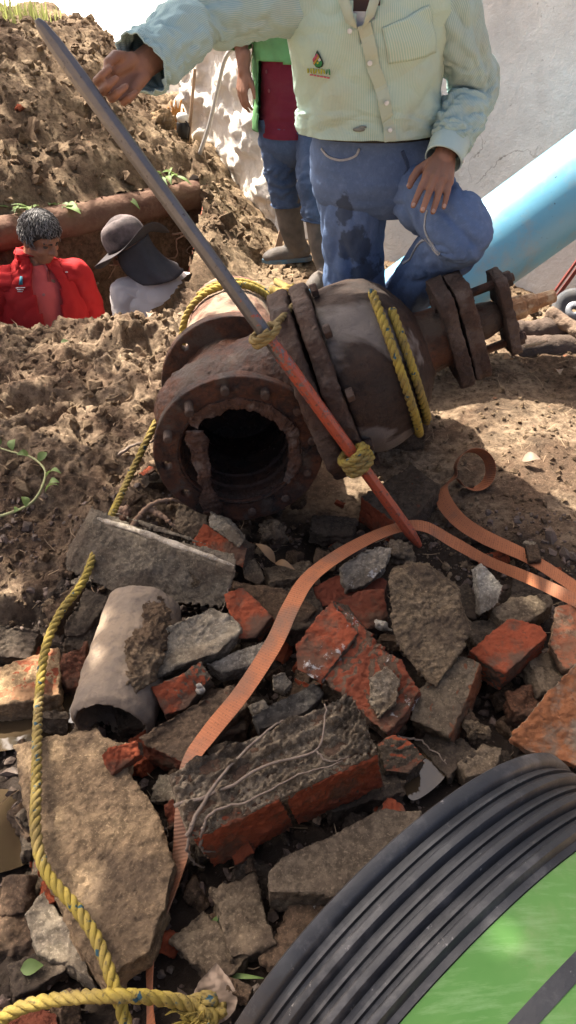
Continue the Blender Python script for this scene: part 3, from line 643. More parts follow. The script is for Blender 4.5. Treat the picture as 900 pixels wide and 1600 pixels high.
def root_path(ps, r, parent, seed):
    q = catmull([tuple(A + Lx * t + Wx * w + up * (h + .004)) for t, w, h in ps], 28)
    q = [V(p) + V((noise.noise(V((i * .5, seed, 0))), noise.noise(V((i * .5, seed, 5))), 0)) * .005 for i, p in enumerate(q)]
    MB().tube(q, [lerp(r, r * .35, i / 27) for i in range(28)], 6).build('root', ROOT, parent, smooth=True)
root_path([(-.02, .1, .0), (.15, .5, .012), (.35, .8, .014), (.55, 1.0, .014), (.62, 1.05, .004)], .0042, root, 1)
root_path([(-.03, .55, .0), (.2, .45, .012), (.45, .5, .016), (.7, .42, .01), (.8, .75, .012), (.85, 1.02, .008)], .004, root, 2)
root_path([(.03, -.02, -.03), (.12, .22, .012), (.3, .16, .01), (.55, .2, .01), (.8, .12, .008)], .0035, root, 3)
root_path([(.02, .2, .008), (-.03, .02, -.04), (-.02, -.06, -.1), (.02, -.1, -.15)], .004, root, 4)
root_path([(.06, .1, .006), (.03, -.03, -.05), (.1, -.06, -.1), (.16, -.02, -.14)], .003, root, 5)
root_path([(.7, .42, .01), (.74, .2, .009), (.85, .15, .006)], .0025, root, 6)
# small filler bricks deep in the gaps
fill = [(455, 905, .03, .05), (690, 1120, .03, .05), (500, 1160, .03, .06), (350, 1120, .03, .05), (610, 1110, .02, .05), (820, 940, .03, .05), (760, 1010, .03, .05), (205, 1115, .02, .04), (560, 1230, .03, .06), (380, 1440, .015, .05), (330, 1490, .01, .045), (470, 1470, .01, .05), (690, 1180, .02, .04), (850, 1060, .04, .05), (150, 1000, .03, .05), (310, 910, .04, .05), (60, 1520, .015, .035), (20, 1010, .03, .05), (230, 1000, .03, .05), (470, 960, .04, .06), (520, 830, .03, .05)]
fl = ['in the dark gap above the strap bend', 'beside the rusty-sided brick', 'behind the big brick chunk', 'between strap and brown brick', 'under the double brick chunk', 'below the flat strap end', 'left of the right red brick', 'in front of the pipe mouth', 'right of the big brick chunk', 'in the mud below the big chunk', 'in the mud beside the strap tail', 'in the mud left of the black pipe', 'at the shiny puddle', 'near the right edge', 'behind the pipe section', 'behind the long slab', 'by the lower left rope', 'at the left edge', 'by the pale block', 'behind the double chunk', 'in the shade under the valve']
for (px, py, z, s), d in zip(fill, fl):
    z += .02; s *= 1.3; c = G(px, py, z); an = random.uniform(0, 3.1); q = Matrix.Rotation(an, 3, 'Z') @ Matrix.Rotation(random.uniform(-.3, .3), 3, 'X')
    o = MB().box(c, q @ V((s * 1.1, 0, 0)), q @ V((0, s * .7, 0)), q @ V((0, 0, s * .45))).build('brick_fragment', random.choice([K_dark, K_brown, K_dark, K_grey]), None, c, smooth=True, mods=rock_mods(.006, .02, .06, .008, .02, 3))
    tag(o, 'dark muddy brick fragment ' + d, 'brick', GB)

rnd = random.Random(77); temps = []
for k in range(9):
    mt = (K_brown, K_dark, K_grey, K_red, K_brown, K_dark, K_lgrey, K_brown, redface('frag_red', (0, -.4, .8), thr=.3))[k]
    an = Matrix.Rotation(rnd.uniform(0, 6), 3, 'Z') @ Matrix.Rotation(rnd.uniform(-.6, .6), 3, 'X'); sx, sy, sz = rnd.uniform(.03, .05), rnd.uniform(.022, .038), rnd.uniform(.016, .028)
    o = MB().box((0, 0, 0), an @ V((sx, 0, 0)), an @ V((0, sy, 0)), an @ V((0, 0, sz))).build('f', mt, None, None, smooth=True, mods=[M_remesh(.0042), M_smooth(1), M_disp(.02, .05, 2), M_disp(.011, .02, 3, True)])
    dg = bpy.context.evaluated_depsgraph_get(); o.location = (k * 3.0, 0, 0); dg.update(); me = bpy.data.meshes.new_from_object(o.evaluated_get(bpy.context.evaluated_depsgraph_get())); temps.append(me); bpy.data.objects.remove(o)
n = 0
while n < 190:
    px, py = rnd.uniform(20, 890), rnd.uniform(770, 1590)
    g = G(px, py, .03)
    if py > 1250 and px > 620: continue
    if py < 860 and (px < 210 or px > 600): continue
    if py > 1400 and rnd.random() < .7: continue
    z = soil_h(g.x, g.y); k = rnd.randrange(9)
    if k == 6 and rnd.random() < .6: k = 1
    o = bpy.data.objects.new('brick_fragment', temps[k]); COL.objects.link(o); sc_ = rnd.uniform(.35, 1.05) ** 1.2
    o.location = (g.x, g.y, z + .012 * sc_ + (.03 if rnd.random() < .45 else 0)); o.rotation_euler = (rnd.uniform(-.7, .7), rnd.uniform(-.7, .7), rnd.uniform(0, 6.28)); o.scale = (sc_,) * 3
    kd = ('brown muddy brick', 'dark wet brick', 'dirty grey mortar', 'bright red brick', 'brown muddy brick', 'dark wet brick', 'pale grey mortar', 'brown muddy brick', 'red-faced brick')[k]
    tag(o, 'small %s fragment in the gaps between larger rubble pieces' % kd, 'fragment', 'small %s fragments' % kd); n += 1
# ================================================================ the valve
def M_sub_simple(o):
    r = o.modifiers.new('sub', 'SUBSURF'); r.subdivision_type = 'SIMPLE'; r.levels = 2; r.render_levels = 2

def rust(name, dark, rst, mud, mudamt=.5, scale=5, rough=.75, metal=.0, pale=None):
    m = Mt(name, rough, metal, .35)
    c = m.mix(m.ramp(m.noise(scale * 1.6, 7, .7), [(.38, 0.0), (.62, 1.0)]), dark, rst)
    c = m.mix(m.math('MULTIPLY', m.ramp(m.noise(45, 5, .7), [(.5, 0.0), (.68, 1.0)]), .7), c, tuple(x * .45 for x in dark))
    mk = m.ramp(m.noise(scale, 8, .65), [(.62 - mudamt * .3, 0.0), (.70 - mudamt * .3, 1.0)]); c = m.mix(mk, c, mud)
    if pale:
        pk = m.ramp(m.noise(scale * .75, 5, .5, dist=.6), [(.53, 0.0), (.555, 1.0)])
        pc = m.mix(m.noise(30, 5), pale, tuple(x * .8 for x in pale)); c = m.mix(pk, c, pc)
    m.col(c); m.rough(m.ramp(m.noise(14, 5), [(.3, rough - .2), (.7, min(1, rough + .15))]))
    m.bump(m.noise(24, 8, .78), .95, .018); m.bump(m.noise(130, 5, .78), .8, .006); return m.m
I_body = rust('rusty_body_iron', (.028, .02, .017), (.15, .055, .024), (.10, .068, .048), .32, 5, .5)
I_flange = rust('wet_rusty_flange', (.022, .018, .017), (.13, .047, .022), (.09, .066, .05), .2, 9, .42, .1)
I_bon = rust('mud_caked_bonnet', (.042, .028, .021), (.08, .042, .026), (.085, .055, .038), .4, 3.2, .75, 0, (.24, .205, .18))
I_plate = rust('mud_caked_plate', (.06, .04, .03), (.10, .052, .034), (.135, .095, .073), .35, 7, .75)
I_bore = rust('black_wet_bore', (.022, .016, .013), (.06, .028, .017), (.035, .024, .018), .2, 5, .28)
I_torn = rust('torn_rusty_ring', (.06, .032, .022), (.13, .06, .035), (.17, .125, .1), .3, 14, .6)
BRASS = rust('dirty_brass_stem', (.33, .17, .08), (.4, .23, .12), (.5, .36, .22), .5, 18, .5, .4)
I_stub = rust('flaky_rust_stub', (.17, .085, .055), (.26, .13, .085), (.36, .26, .18), .5, 7, .9)
O_ = V((-.155, 2.05, .378)); p_ = V((.08, -1, 0)).normalized(); h_ = V((1, .08, 0)).normalized()
ph = R(21); a_ = h_ * math.cos(ph) + V((0, 0, 1)) * math.sin(ph); n_ = p_.cross(a_).normalized()
valve = thing('gate_valve', 'big rusty mud-caked gate valve lying on its side with its open flange forward', 'valve', V((O_.x, O_.y, .12)))
mb = MB()
mb.lathe(O_, p_, [(-.2, .17), (-.1, .185), (0, .19), (.1, .185), (.19, .175)], 48)
mb.lathe(O_, a_, [(-.235, .04), (-.225, .11), (-.19, .16), (-.12, .19), (0, .2), (.15, .205), (.26, .215)], 48)
bo = mb.build('body', I_body, valve, smooth=True, mods=[M_remesh(.008), M_smooth(5), M_disp(.016, .09, 2), M_disp(.011, .022, 3, True)])
cut = MB().lathe(O_ + p_ * -.13, p_, [(0, .158), (.5, .158)], 48).build('cutter', None, valve)      # hollow the body, then drop the cutter
bl_ = bo.modifiers.new('bore', 'BOOLEAN'); bl_.operation = 'DIFFERENCE'; bl_.object = cut; bl_.solver = 'FAST' if 'FAST' in [i.identifier for i in bl_.bl_rna.properties['solver'].enum_items] else 'FLOAT'
me_ = bpy.data.meshes.new_from_object(bo.evaluated_get(bpy.context.evaluated_depsgraph_get())); bo.modifiers.clear(); bo.data = me_
bpy.data.objects.remove(cut)
def flange(o, ax, r0, r1, th, nb, rb, rh, holes, name, mat, ph0=0.0, up=None):
    """ring with real bolt holes; one cell for each bolt"""
    ax = V(ax).normalized(); u = V(up); u = (u - ax * u.dot(ax)).normalized(); w = ax.cross(u); mb = MB(); N = 16
    def pt(r, t, z): return V(o) + ax * z + (u * math.cos(t) + w * math.sin(t)) * r
    da = math.tau / nb
    for k in range(nb):
        tc = ph0 + k * da; bc = V((rb, 0))
        cell = []
        for i in range(N):                       # boundary of the cell in (r, angle)
            s = i * 4 // N; f = (i % (N // 4)) / (N // 4)
            rr, tt = [(r0, lerp(-.5, .5, f)), (lerp(r0, r1, f), .5), (r1, lerp(.5, -.5, f)), (lerp(r1, r0, f), -.5)][s]
            cell.append((rr, tc + tt * da))
        hole = k in holes
        hp = []
        for (rr, tt) in cell:
            dx = rr * math.cos(tt - tc) - rb; dy = rr * math.sin(tt - tc); L = math.hypot(dx, dy)
            x = rb + dx / L * rh; y = dy / L * rh; hp.append((math.hypot(x, y), tc + math.atan2(y, x)))
        fr_ = [pt(r, t, th) for r, t in cell]; hf = [pt(r, t, th) for r, t in hp]; hb = [pt(r, t, 0) for r, t in hp]; bk = [pt(r, t, 0) for r, t in cell]
        fs = [(i, (i + 1) % N, N + (i + 1) % N, N + i) for i in range(N)]
        if hole:
            mb.add(fr_ + hf + hb + bk, fs + [(N + i, N + (i + 1) % N, 2 * N + (i + 1) % N, 2 * N + i) for i in range(N)] + [(2 * N + i, 2 * N + (i + 1) % N, 3 * N + (i + 1) % N, 3 * N + i) for i in range(N)])
        else:
            mb.add(fr_ + hf, fs + [tuple(range(N, 2 * N))]); mb.add(bk, [tuple(range(N))])
        for seq in (range(0, N // 4), range(N // 2, 3 * N // 4)):
            for i in seq: mb.add([fr_[i], fr_[(i + 1) % N], bk[(i + 1) % N], bk[i]], [(0, 1, 2, 3)])
    bm = bmesh.new(); me = bpy.data.meshes.new('t'); me.from_pydata(mb.v, [], mb.f); bm.from_mesh(me)
    bmesh.ops.remove_doubles(bm, verts=bm.verts, dist=1e-5)
    mb.v = [tuple(v.co) for v in bm.verts]; bm.verts.index_update(); mb.f = [tuple(v.index for v in f.verts) for f in bm.faces]; bm.free()
    return mb.build(name, mat, valve, mods=[M_sub_simple, M_disp(.006, .05, 3)], bevel=.004)
Fc = O_ + p_ * .185
HOLES = (3, 4, 5)
flange(Fc, p_, .165, .24, .036, 12, .208, .014, HOLES, 'front_flange', I_flange, 0.15, (0, 0, 1))
u_ = V((0, 0, 1)); w_ = p_.cross(u_)
def fpt(r, ang, z): return Fc + p_ * z + (u_ * math.cos(ang) + w_ * math.sin(ang)) * r
for k in range(12):
    if k in HOLES: continue
    ang = .15 + k * math.tau / 12; c = fpt(.208, ang, .03); L = random.uniform(.03, .055) if k in (0, 1, 2, 11) else random.uniform(.012, .02)
    d = (p_ + V((random.uniform(-.1, .1), 0, random.uniform(-.1, .1)))).normalized()
    MB().lathe(c, d, [(0, .0125), (L - .003, .0125), (L, .010)], 12).build('stud', I_plate, valve, smooth=False, bevel=.001)
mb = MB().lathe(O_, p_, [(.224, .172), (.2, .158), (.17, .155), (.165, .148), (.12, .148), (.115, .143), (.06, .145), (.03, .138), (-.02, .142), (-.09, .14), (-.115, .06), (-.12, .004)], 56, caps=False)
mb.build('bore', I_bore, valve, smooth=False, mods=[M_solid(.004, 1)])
# ragged remains of the ring inside the flange
mb = MB(); n = 60; rings = []
for i in range(n + 1):
    t = i / n; ang = lerp(R(52), R(-128), t)
    ri = .140 + .012 * fr(V((t * 9, 1, 0)), 4) + .012 * sstep(.85, 1, t); ro = .178 + .008 * fr(V((t * 7, 5, 0)), 3)
    if t > .97: ri = lerp(ri, .16, (t - .97) / .03)
    z = .043 + .01 * noise.noise(V((t * 6, 0, 3)))
    rings.append([fpt(ro, ang, z - .008), fpt(ro, ang, z), fpt((ri + ro) / 2, ang, z + .006 * noise.noise(V((t * 20, 2, 2)))), fpt(ri, ang, z - .002), fpt(ri, ang, z - .012)])
mb.rings(rings); mb.build('torn_ring', I_torn, valve, smooth=True, mods=[M_sub_simple, M_disp(.010, .03, 3), M_disp(.009, .012, 3, True)])
mb = MB(); rings = []
for i in range(41):
    t = i / 40; c = fpt(0, 0, .052) + w_ * 0 + V((-.118 + .035 * t + .014 * noise.noise(V((t * 5, 0, 1))), 0, lerp(.085, -.215, t))) + p_ * (.012 * math.sin(t * 3))
    hw = .025 + .014 * noise.noise(V((t * 7, 4, 0))) + .006 * math.sin(t * 9); hw *= 1 - .55 * sstep(.93, 1, t)
    tw = .6 * noise.noise(V((t * 3.5, 9, 0))); x = V((math.cos(tw), 0, 0)) + p_ * math.sin(tw)
    rings.append([c - x * hw, c - x * hw * .3 + p_ * .006, c + x * hw * .4 + p_ * .009, c + x * hw, c + p_ * -.008])
mb.rings(rings); mb.build('torn_strip', I_torn, valve, smooth=True, mods=[M_sub_simple, M_disp(.018, .04, 3), M_disp(.009, .012, 3, True)])
flange(O_ - p_ * .225, p_, .165, .238, .04, 12, .208, .013, (1, 4, 7, 10), 'rear_flange', I_body, .3, (0, 0, 1))
mb = MB().lathe(O_ - p_ * .2, -p_, [(0, .15), (.02, .168), (.3, .166), (.5, .164), (.56, .16), (.585, .14), (.57, .145), (.1, .145)], 44, closed_prof=True)
mb.build('pipe_stub', I_stub, valve, smooth=True, mods=[M_remesh(.009), M_smooth(2), M_disp(.014, .05, 3), M_disp(.007, .02, 3)])
# bonnet: two thick flange plates, domed cover, neck, gland plates, stem
for t0, th, rr in ((.212, .062, .296), (.279, .055, .292)):
    mb = MB().lathe(O_, a_, [(t0, rr - .01), (t0 + .006, rr), (t0 + th - .006, rr), (t0 + th, rr - .01)], 14, p_)
    mb.build('bonnet_flange', I_plate, valve, mods=[M_remesh(.007), M_smooth(1), M_disp(.012, .07, 3), M_disp(.009, .022, 3, True)], smooth=True)
mb = MB().lathe(O_, a_, [(.325, .2), (.335, .25), (.39, .257), (.44, .252), (.49, .234), (.53, .202), (.56, .158), (.585, .11), (.595, .09)], 56)
mb.build('bonnet_dome', I_bon, valve, smooth=True, mods=[M_remesh(.008), M_smooth(3), M_disp(.012, .1, 2), M_disp(.004, .02, 3)])
for k in range(5):
    ang = R(-60 + 38 * k); c = O_ + a_ * .34 + (p_ * math.cos(ang) + n_ * math.sin(ang)) * .272
    MB().lathe(c, a_, [(0, .02), (.018, .02), (.02, .016)], 6).build('bolt', I_plate, valve, bevel=.002)
mb = MB().lathe(O_, a_, [(.555, .105), (.6, .092), (.65, .088), (.69, .092)], 32)
mb.build('neck', I_body, valve, smooth=True, mods=[M_sub(2), M_disp(.01, .04, 3)])
def oblong(t0, th, hl, hw, name, mat):
    P = []
    for i in range(20):
        an = math.tau * i / 20; cx = math.cos(an); sx = math.sin(an)
        P.append(O_ + a_ * t0 + n_ * (math.copysign(abs(cx) ** .32, cx) * hl) + p_ * (math.copysign(abs(sx) ** .4, sx) * hw))
    return MB().prism(P, a_ * th).build(name, mat, valve, smooth=True, mods=[M_remesh(.005), M_smooth(1), M_disp(.010, .05, 3), M_disp(.007, .02, 3, True)])
oblong(.652, .046, .155, .10, 'gland_plate', I_plate); oblong(.702, .05, .15, .095, 'gland_plate', I_plate)
oblong(.82, .034, .125, .07, 'gland_follower', I_plate)
mb = MB().lathe(O_, a_, [(.73, .06), (.77, .055), (.79, .048), (.83, .045)], 24); mb.build('stuffing_box', I_body, valve, smooth=True, mods=[M_sub(1), M_disp(.008, .03, 3)])
for s in (-1, 1):
    b = O_ + n_ * (.095 * s)
    MB().lathe(b, a_, [(.73, .013), (.88, .013), (.882, .01)], 10).build('stud', I_body, valve, smooth=False)
    MB().lathe(b, a_, [(.853, .024), (.874, .024)], 6).build('nut', I_plate, valve, bevel=.002)
    MB().lathe(b, a_, [(.646, .026), (.667, .026)], 6).build('nut', I_plate, valve, bevel=.002)
sd_ = (a_ + V((0, 0, -.05))).normalized()
MB().lathe(O_ + a_ * .845, sd_, [(0, .036), (.045, .036), (.05, .03), (.08, .03), (.085, .023), (.135, .02), (.14, .015)], 8).build('stem', BRASS, valve, smooth=False, bevel=.002)
# ================================================================ digging bar
m = Mt('worn_steel_and_red_paint', .45, .6, .5)
z = m.xyz()[2]
steel = m.mix(m.noise(40, 6, .7), (.10, .102, .108), (.20, .20, .205)); steel = m.mix(m.ramp(m.noise(80, 4), [(.6, 0.0), (.72, 1.0)]), steel, (.06, .05, .05))
paint = m.mix(m.noise(20, 4), (.40, .075, .032), (.30, .06, .03))
wear = m.ramp(m.math('ADD', m.math('MULTIPLY', z, -1.25), m.math('ADD', m.math('MULTIPLY', m.noise(30, 8, .8), 1.9), .20)), [(.38, 0.0), (.44, 1.0)])
m.col(m.mix(wear, steel, m.mix(m.math('MULTIPLY', m.ramp(m.noise(75, 6, .75), [(.54, 0.0), (.60, 1.0)]), .85), paint, (.09, .05, .04)))); s_ = m.math('SUBTRACT', 1.0, wear); m.put(m.b.inputs['Metallic'], m.math('MULTIPLY', s_, .7)); m.bump(m.noise(120, 5), .35, .003); BARM = m.m
bt = D(57, 30, 1.52); bb = G(656, 853, .10); bd = (bb - bt); BL = bd.length; bd.normalize()
bs = bd.cross(V((0, 1, 0))).normalized(); bn = bd.cross(bs)
def bar_ring(t, rx, ry):
    return [bt + bd * t + (bs * math.cos(math.tau * (j + .5) / 8) * rx + bn * math.sin(math.tau * (j + .5) / 8) * ry) for j in range(8)]
prof = [(0, .006, .004), (.012, .012, .006), (.05, .017, .008), (.12, .019, .012), (.24, .018, .017), (.3, .018, .018), (.9, .018, .018), (BL - .06, .0175, .0175), (BL - .02, .013, .014), (BL, .008, .010)]
o = MB().rings([bar_ring(*q) for q in prof]).build('digging_bar', BARM, None, bb, bevel=.0015)
tag(o, 'long octagonal steel digging bar with worn red paint, held slanting over the valve', 'bar')
# ================================================================ ropes
m = Mt('yellow_rope', .8, 0, .3)
c = m.mix(m.ramp(m.noise(18, 5), [(.35, 0.0), (.65, 1.0)]), (.38, .28, .045), (.25, .18, .04))
c = m.mix(m.math('MULTIPLY', m.ramp(m.noise(7, 5), [(.42, 0.0), (.62, 1.0)]), .65), c, (.17, .12, .055))
c = m.mix(m.ramp(m.noise(45, 2), [(.64, 0.0), (.68, 1.0)]), c, (.025, .07, .09)); c = m.mix(m.math('MULTIPLY', m.ramp(m.noise(110, 3), [(.6, 0.0), (.68, 1.0)]), .7), c, (.06, .045, .025)); m.col(c); m.bump(m.noise(300, 3), .6, .003); ROPE = m.m
m = Mt('dirty_rope', .85); m.col(m.mix(m.noise(25, 5), (.26, .19, .06), (.15, .11, .06))); m.bump(m.noise(300, 3), .6, .003); ROPED = m.m
def rope_parts(P, r, root, mat, pitch=.062, seg=7, n=None):
    """three laid strands along a smooth path"""
    L = sum((V(b) - V(a)).length for a, b in zip(P, P[1:])); n = n or max(24, int(L / .0075))
    Q = [V(q) for q in catmull([tuple(p) for p in P], n)]
    t0 = (Q[1] - Q[0]).normalized(); u = t0.orthogonal().normalized(); acc = 0; fr3 = []
    for i in range(n):
        t = (Q[min(i + 1, n - 1)] - Q[max(0, i - 1)]).normalized(); u = (u - t * u.dot(t)).normalized(); w = t.cross(u)
        if i: acc += (Q[i] - Q[i - 1]).length
        fr3.append((Q[i], u.copy(), w, acc))
    for s in range(3):
        pts = [q + (uu * math.cos(a / pitch * math.tau + s * math.tau / 3) + ww * math.sin(a / pitch * math.tau + s * math.tau / 3)) * r * .52 for q, uu, ww, a in fr3]
        MB().tube(pts, r * .56, seg).build('strand', mat, root, smooth=True)
def rope(label, P, r=.0112, mat=None, name='rope'):
    o = thing(name, label, 'rope', P[len(P) // 2]); rope_parts(P, r, o, mat or ROPE); return o
rope('long yellow rope running from behind the flange down the left side over the slab',
     [D(285, 610, 2.55), D(262, 636, 2.5), D(243, 662, 2.42), G(212, 725, .24), G(186, 780, .22), G(170, 815, .24), G(150, 860, .2), G(128, 912, .17), G(96, 955, .15), G(72, 1010, .13), G(62, 1080, .115), G(58, 1150, .15), G(57, 1230, .165), G(56, 1300, .165), G(72, 1362, .155), G(120, 1420, .15), G(152, 1470, .145), G(178, 1540, .14), G(196, 1600, .11), G(210, 1680, .08)])
rr = rope('yellow rope lying across the bottom with a frayed knot', [G(-60, 1625, .09), G(0, 1592, .1), G(40, 1572, .115), G(100, 1560, .135), G(185, 1556, .17), G(250, 1560, .145), G(292, 1568, .12), G(330, 1580, .1), G(352, 1578, .1)], .0118)
kc = G(312, 1582, .1)
for q in range(2):
    pts = [kc + V((.022 * math.sin(t * 6.28 * 1.5 + q * 2), .03 * (t - .5) + .012 * math.cos(t * 9 + q), .012 * math.cos(t * 6.28 * 1.5 + q))) for t in [i / 11 for i in range(12)]]
    rope_parts(pts, .012, rr, ROPE)
for q in range(26):
    d = V((random.uniform(-1, .2), random.uniform(-1, .3), random.uniform(-.1, .6))).normalized(); s = kc + V((random.uniform(-.02, .02), random.uniform(-.02, .01), .006))
    MB().tube([s, s + d * .02, s + d * .04 + V((0, 0, -.006)), s + d * .055 + V((0, 0, -.02))], [.002, .0016, .0012, .0006], 5).build('frayed_yarn', ROPE, rr, smooth=True)
def ring_path(o, ax, t, r, a0, a1, n=26, tilt=0.0):
    ax = V(ax); u = p_ if abs(ax.dot(p_)) < .5 else u_; u = (u - ax * u.dot(ax)).normalized(); w = ax.cross(u); out = []
    for i in range(n):
        an = R(lerp(a0, a1, i / (n - 1))); out.append(V(o) + ax * (t + tilt * math.sin(an)) + (u * math.cos(an) + w * math.sin(an)) * r)
    return out
o = thing('rope', 'doubled yellow rope looped round the domed bonnet of the valve', 'rope', O_ + a_ * .52 + p_ * .2)
rope_parts(ring_path(O_, a_, .495, .244, -75, 115), .0125, o, ROPE); rope_parts(ring_path(O_, a_, .528, .217, -60, 112), .0125, o, ROPE)
o = thing('rope', 'yellow rope looped round the rear pipe stub of the valve', 'rope', O_ - p_ * .6 + V((0, 0, .17)))
rope_parts(ring_path(O_, -p_, .60, .182, -100, 80, 26, .03), .0125, o, ROPE); rope_parts(ring_path(O_, -p_, .635, .18, -40, 80, 22, .03), .0125, o, ROPE)
e0 = D(432, 440, 2.62); rope_parts([e0, D(448, 450, 2.5), D(456, 462, 2.38), D(440, 478, 2.25)], .0125, o, ROPE)
rope_parts([D(425, 452, 2.5), D(440, 456, 2.42), D(460, 448, 2.4)], .0125, o, ROPE)
o = thing('rope', 'dirty rope hitch tying the digging bar to the top of the valve', 'rope', D(430, 498, 1.9))
def on_bar(px):
    best = min(range(400), key=lambda k: abs(proj(bt + bd * BL * k / 400)[0] - px)); return bt + bd * BL * best / 400
def proj(q):
    r = V(q) - V((0, 0, CAMZ)); dd = r.y * CP - r.z * SP; u = r.y * SP + r.z * CP
    return 450 + FPX * r.x / dd, 800 - FPX * u / dd, dd
hb = on_bar(414)
coil = [hb + bd * (.02 * (t - .5)) + (bs * math.cos(t * 9.4 + 1) + bn * math.sin(t * 9.4 + 1)) * .036 for t in [i / 23 for i in range(24)]]
rope_parts(coil, .0095, o, ROPED); rope_parts([coil[-1], coil[-1] + (D(470, 470, 2.2) - coil[-1]) * .5, D(462, 474, 2.15)], .0095, o, ROPED)
o = thing('rope', 'yellow rope wound round the digging bar beside the bonnet flange', 'rope', D(556, 716, 2.1))
hb = on_bar(556)
coil = [hb + bd * (.05 * (t - .5)) + (bs * math.cos(t * 15.7) + bn * math.sin(t * 15.7)) * .037 for t in [i / 35 for i in range(36)]]
rope_parts(coil, .0125, o, ROPE); rope_parts([coil[0], D(530, 712, 2.16), D(516, 692, 2.2), D(508, 660, 2.25)], .012, o, ROPE)
# ================================================================ orange strap
m = Mt('orange_webbing', .75, 0, .25)
uv = m.xyz(m.co('UV')); wv = m.math('SINE', m.math('MULTIPLY', uv[1], 850.0)); ed = m.math('ABSOLUTE', m.math('SUBTRACT', uv[0], .5))
c = m.mix(m.ramp(m.noise(10, 6), [(.35, 0.0), (.65, 1.0)]), (.46, .165, .07), (.34, .125, .06))
c = m.mix(m.math('MULTIPLY', m.ramp(wv, [(.0, 1.0), (.6, 0.0)]), .22), c, (.2, .075, .04))
st = m.math('MULTIPLY', m.ramp(m.math('ABSOLUTE', m.math('SUBTRACT', ed, .09)), [(.012, 1.0), (.02, 0.0)]), m.ramp(m.math('SINE', m.math('MULTIPLY', uv[1], 420.0)), [(.45, 0.0), (.55, 1.0)]))
c = m.mix(m.math('MULTIPLY', st, .7), c, (.09, .05, .04)); c = m.mix(m.math('MULTIPLY', m.ramp(m.noise(5, 6), [(.48, 0.0), (.62, 1.0)]), .75), c, (.19, .115, .075))
m.col(c); m.bump(wv, .25, .002); STRAP = m.m
def ribbon(name, st, mat, n, parent=None, th=.0018):
    """st: (centre, half width vector)"""
    Q = catmull([tuple(c) + tuple(h) for c, h in st], n); mb = MB(); acc = 0; prev = None
    for q in Q:
        c = V(q[:3]); h = V(q[3:])
        if prev is not None: acc += (c - prev).length
        prev = c; mb.v += [tuple(c - h), tuple(c - h * .35), tuple(c + h * .35), tuple(c + h)]; mb.uv_acc = getattr(mb, 'uv_acc', []) + [acc]
    for i in range(n - 1):
        for j, (u0, u1) in enumerate(((0, .33), (.33, .67), (.67, 1))):
            a = i * 4 + j; mb.uv[len(mb.f)] = ((u0, mb.uv_acc[i]), (u1, mb.uv_acc[i]), (u1, mb.uv_acc[i + 1]), (u0, mb.uv_acc[i + 1])); mb.f.append((a, a + 1, a + 5, a + 4))
    return mb.build(name, mat, parent, None if parent else V(st[len(st) // 2][0]), smooth=False, mods=[M_solid(th, 0)])
def flat_st(px, py, z, ang, w=.026, tilt=0.0):
    """strap station: ang = direction of the width on the ground in degrees, tilt lifts one edge"""
    w *= .84; c = G(px, py, z); an = R(ang); return (c, V((math.cos(an) * math.cos(R(tilt)), math.sin(an) * math.cos(R(tilt)), math.sin(R(tilt)))) * w)
o = ribbon('lifting_strap', [flat_st(238, 1640, .03, 20, .02, 50), flat_st(234, 1560, .04, 15, .014, 60), flat_st(238, 1480, .06, 10, .02, 55), flat_st(265, 1400, .08, 10, .022, 45), flat_st(283, 1330, .1, 0, .022, 20), flat_st(284, 1270, .15, -10, .02, 30), flat_st(295, 1195, .20, -25, .022, 15), flat_st(330, 1142, .21, -35, .024), flat_st(380, 1080, .20, -32, .025), flat_st(428, 1005, .21, -25, .026), flat_st(456, 945, .22, -20, .026), flat_st(486, 900, .21, -38, .026), flat_st(545, 858, .19, -55, .026), flat_st(610, 828, .16, -70, .025), flat_st(660, 822, .15, -95, .024, -15), flat_st(710, 848, .13, -115, .02, -50), flat_st(765, 878, .12, -110, .018, -60), flat_st(830, 905, .15, -100, .02, -45), flat_st(900, 938, .18, -100, .024, -25), flat_st(1000, 985, .17, -100, .025, -10)], STRAP, 260)
tag(o, 'long orange webbing strap winding from the bottom up over the pile to the right', 'strap')
cc = G(740, 736, .10); st = []; la = V((.25, -.78, .55)).normalized(); l1 = V((1, 0, 0)); l1 = (l1 - la * l1.dot(la)).normalized(); l2 = la.cross(l1)
l2 = l2 if l2.z > 0 else -l2
for k in range(15):
    an = R(-150 + 24.5 * k); rr_ = .058 + .0012 * k
    st.append((cc + (l1 * math.cos(an) + l2 * math.sin(an)) * rr_ + la * (-.012 + .0016 * k), (la + (l1 * math.cos(an) + l2 * math.sin(an)) * .25).normalized() * .025))
st += [flat_st(690, 770, .07, 25, .03, 30), flat_st(712, 808, .06, 30, .03, 30), flat_st(755, 838, .065, 65, .03, 25), flat_st(820, 868, .08, 75, .03, 12), flat_st(880, 905, .1, 66, .03, 5), flat_st(960, 960, .11, 60, .03)]
o = ribbon('lifting_strap', st, STRAP, 200)
tag(o, 'short orange strap end curled into a loop on the sunlit soil at right', 'strap')
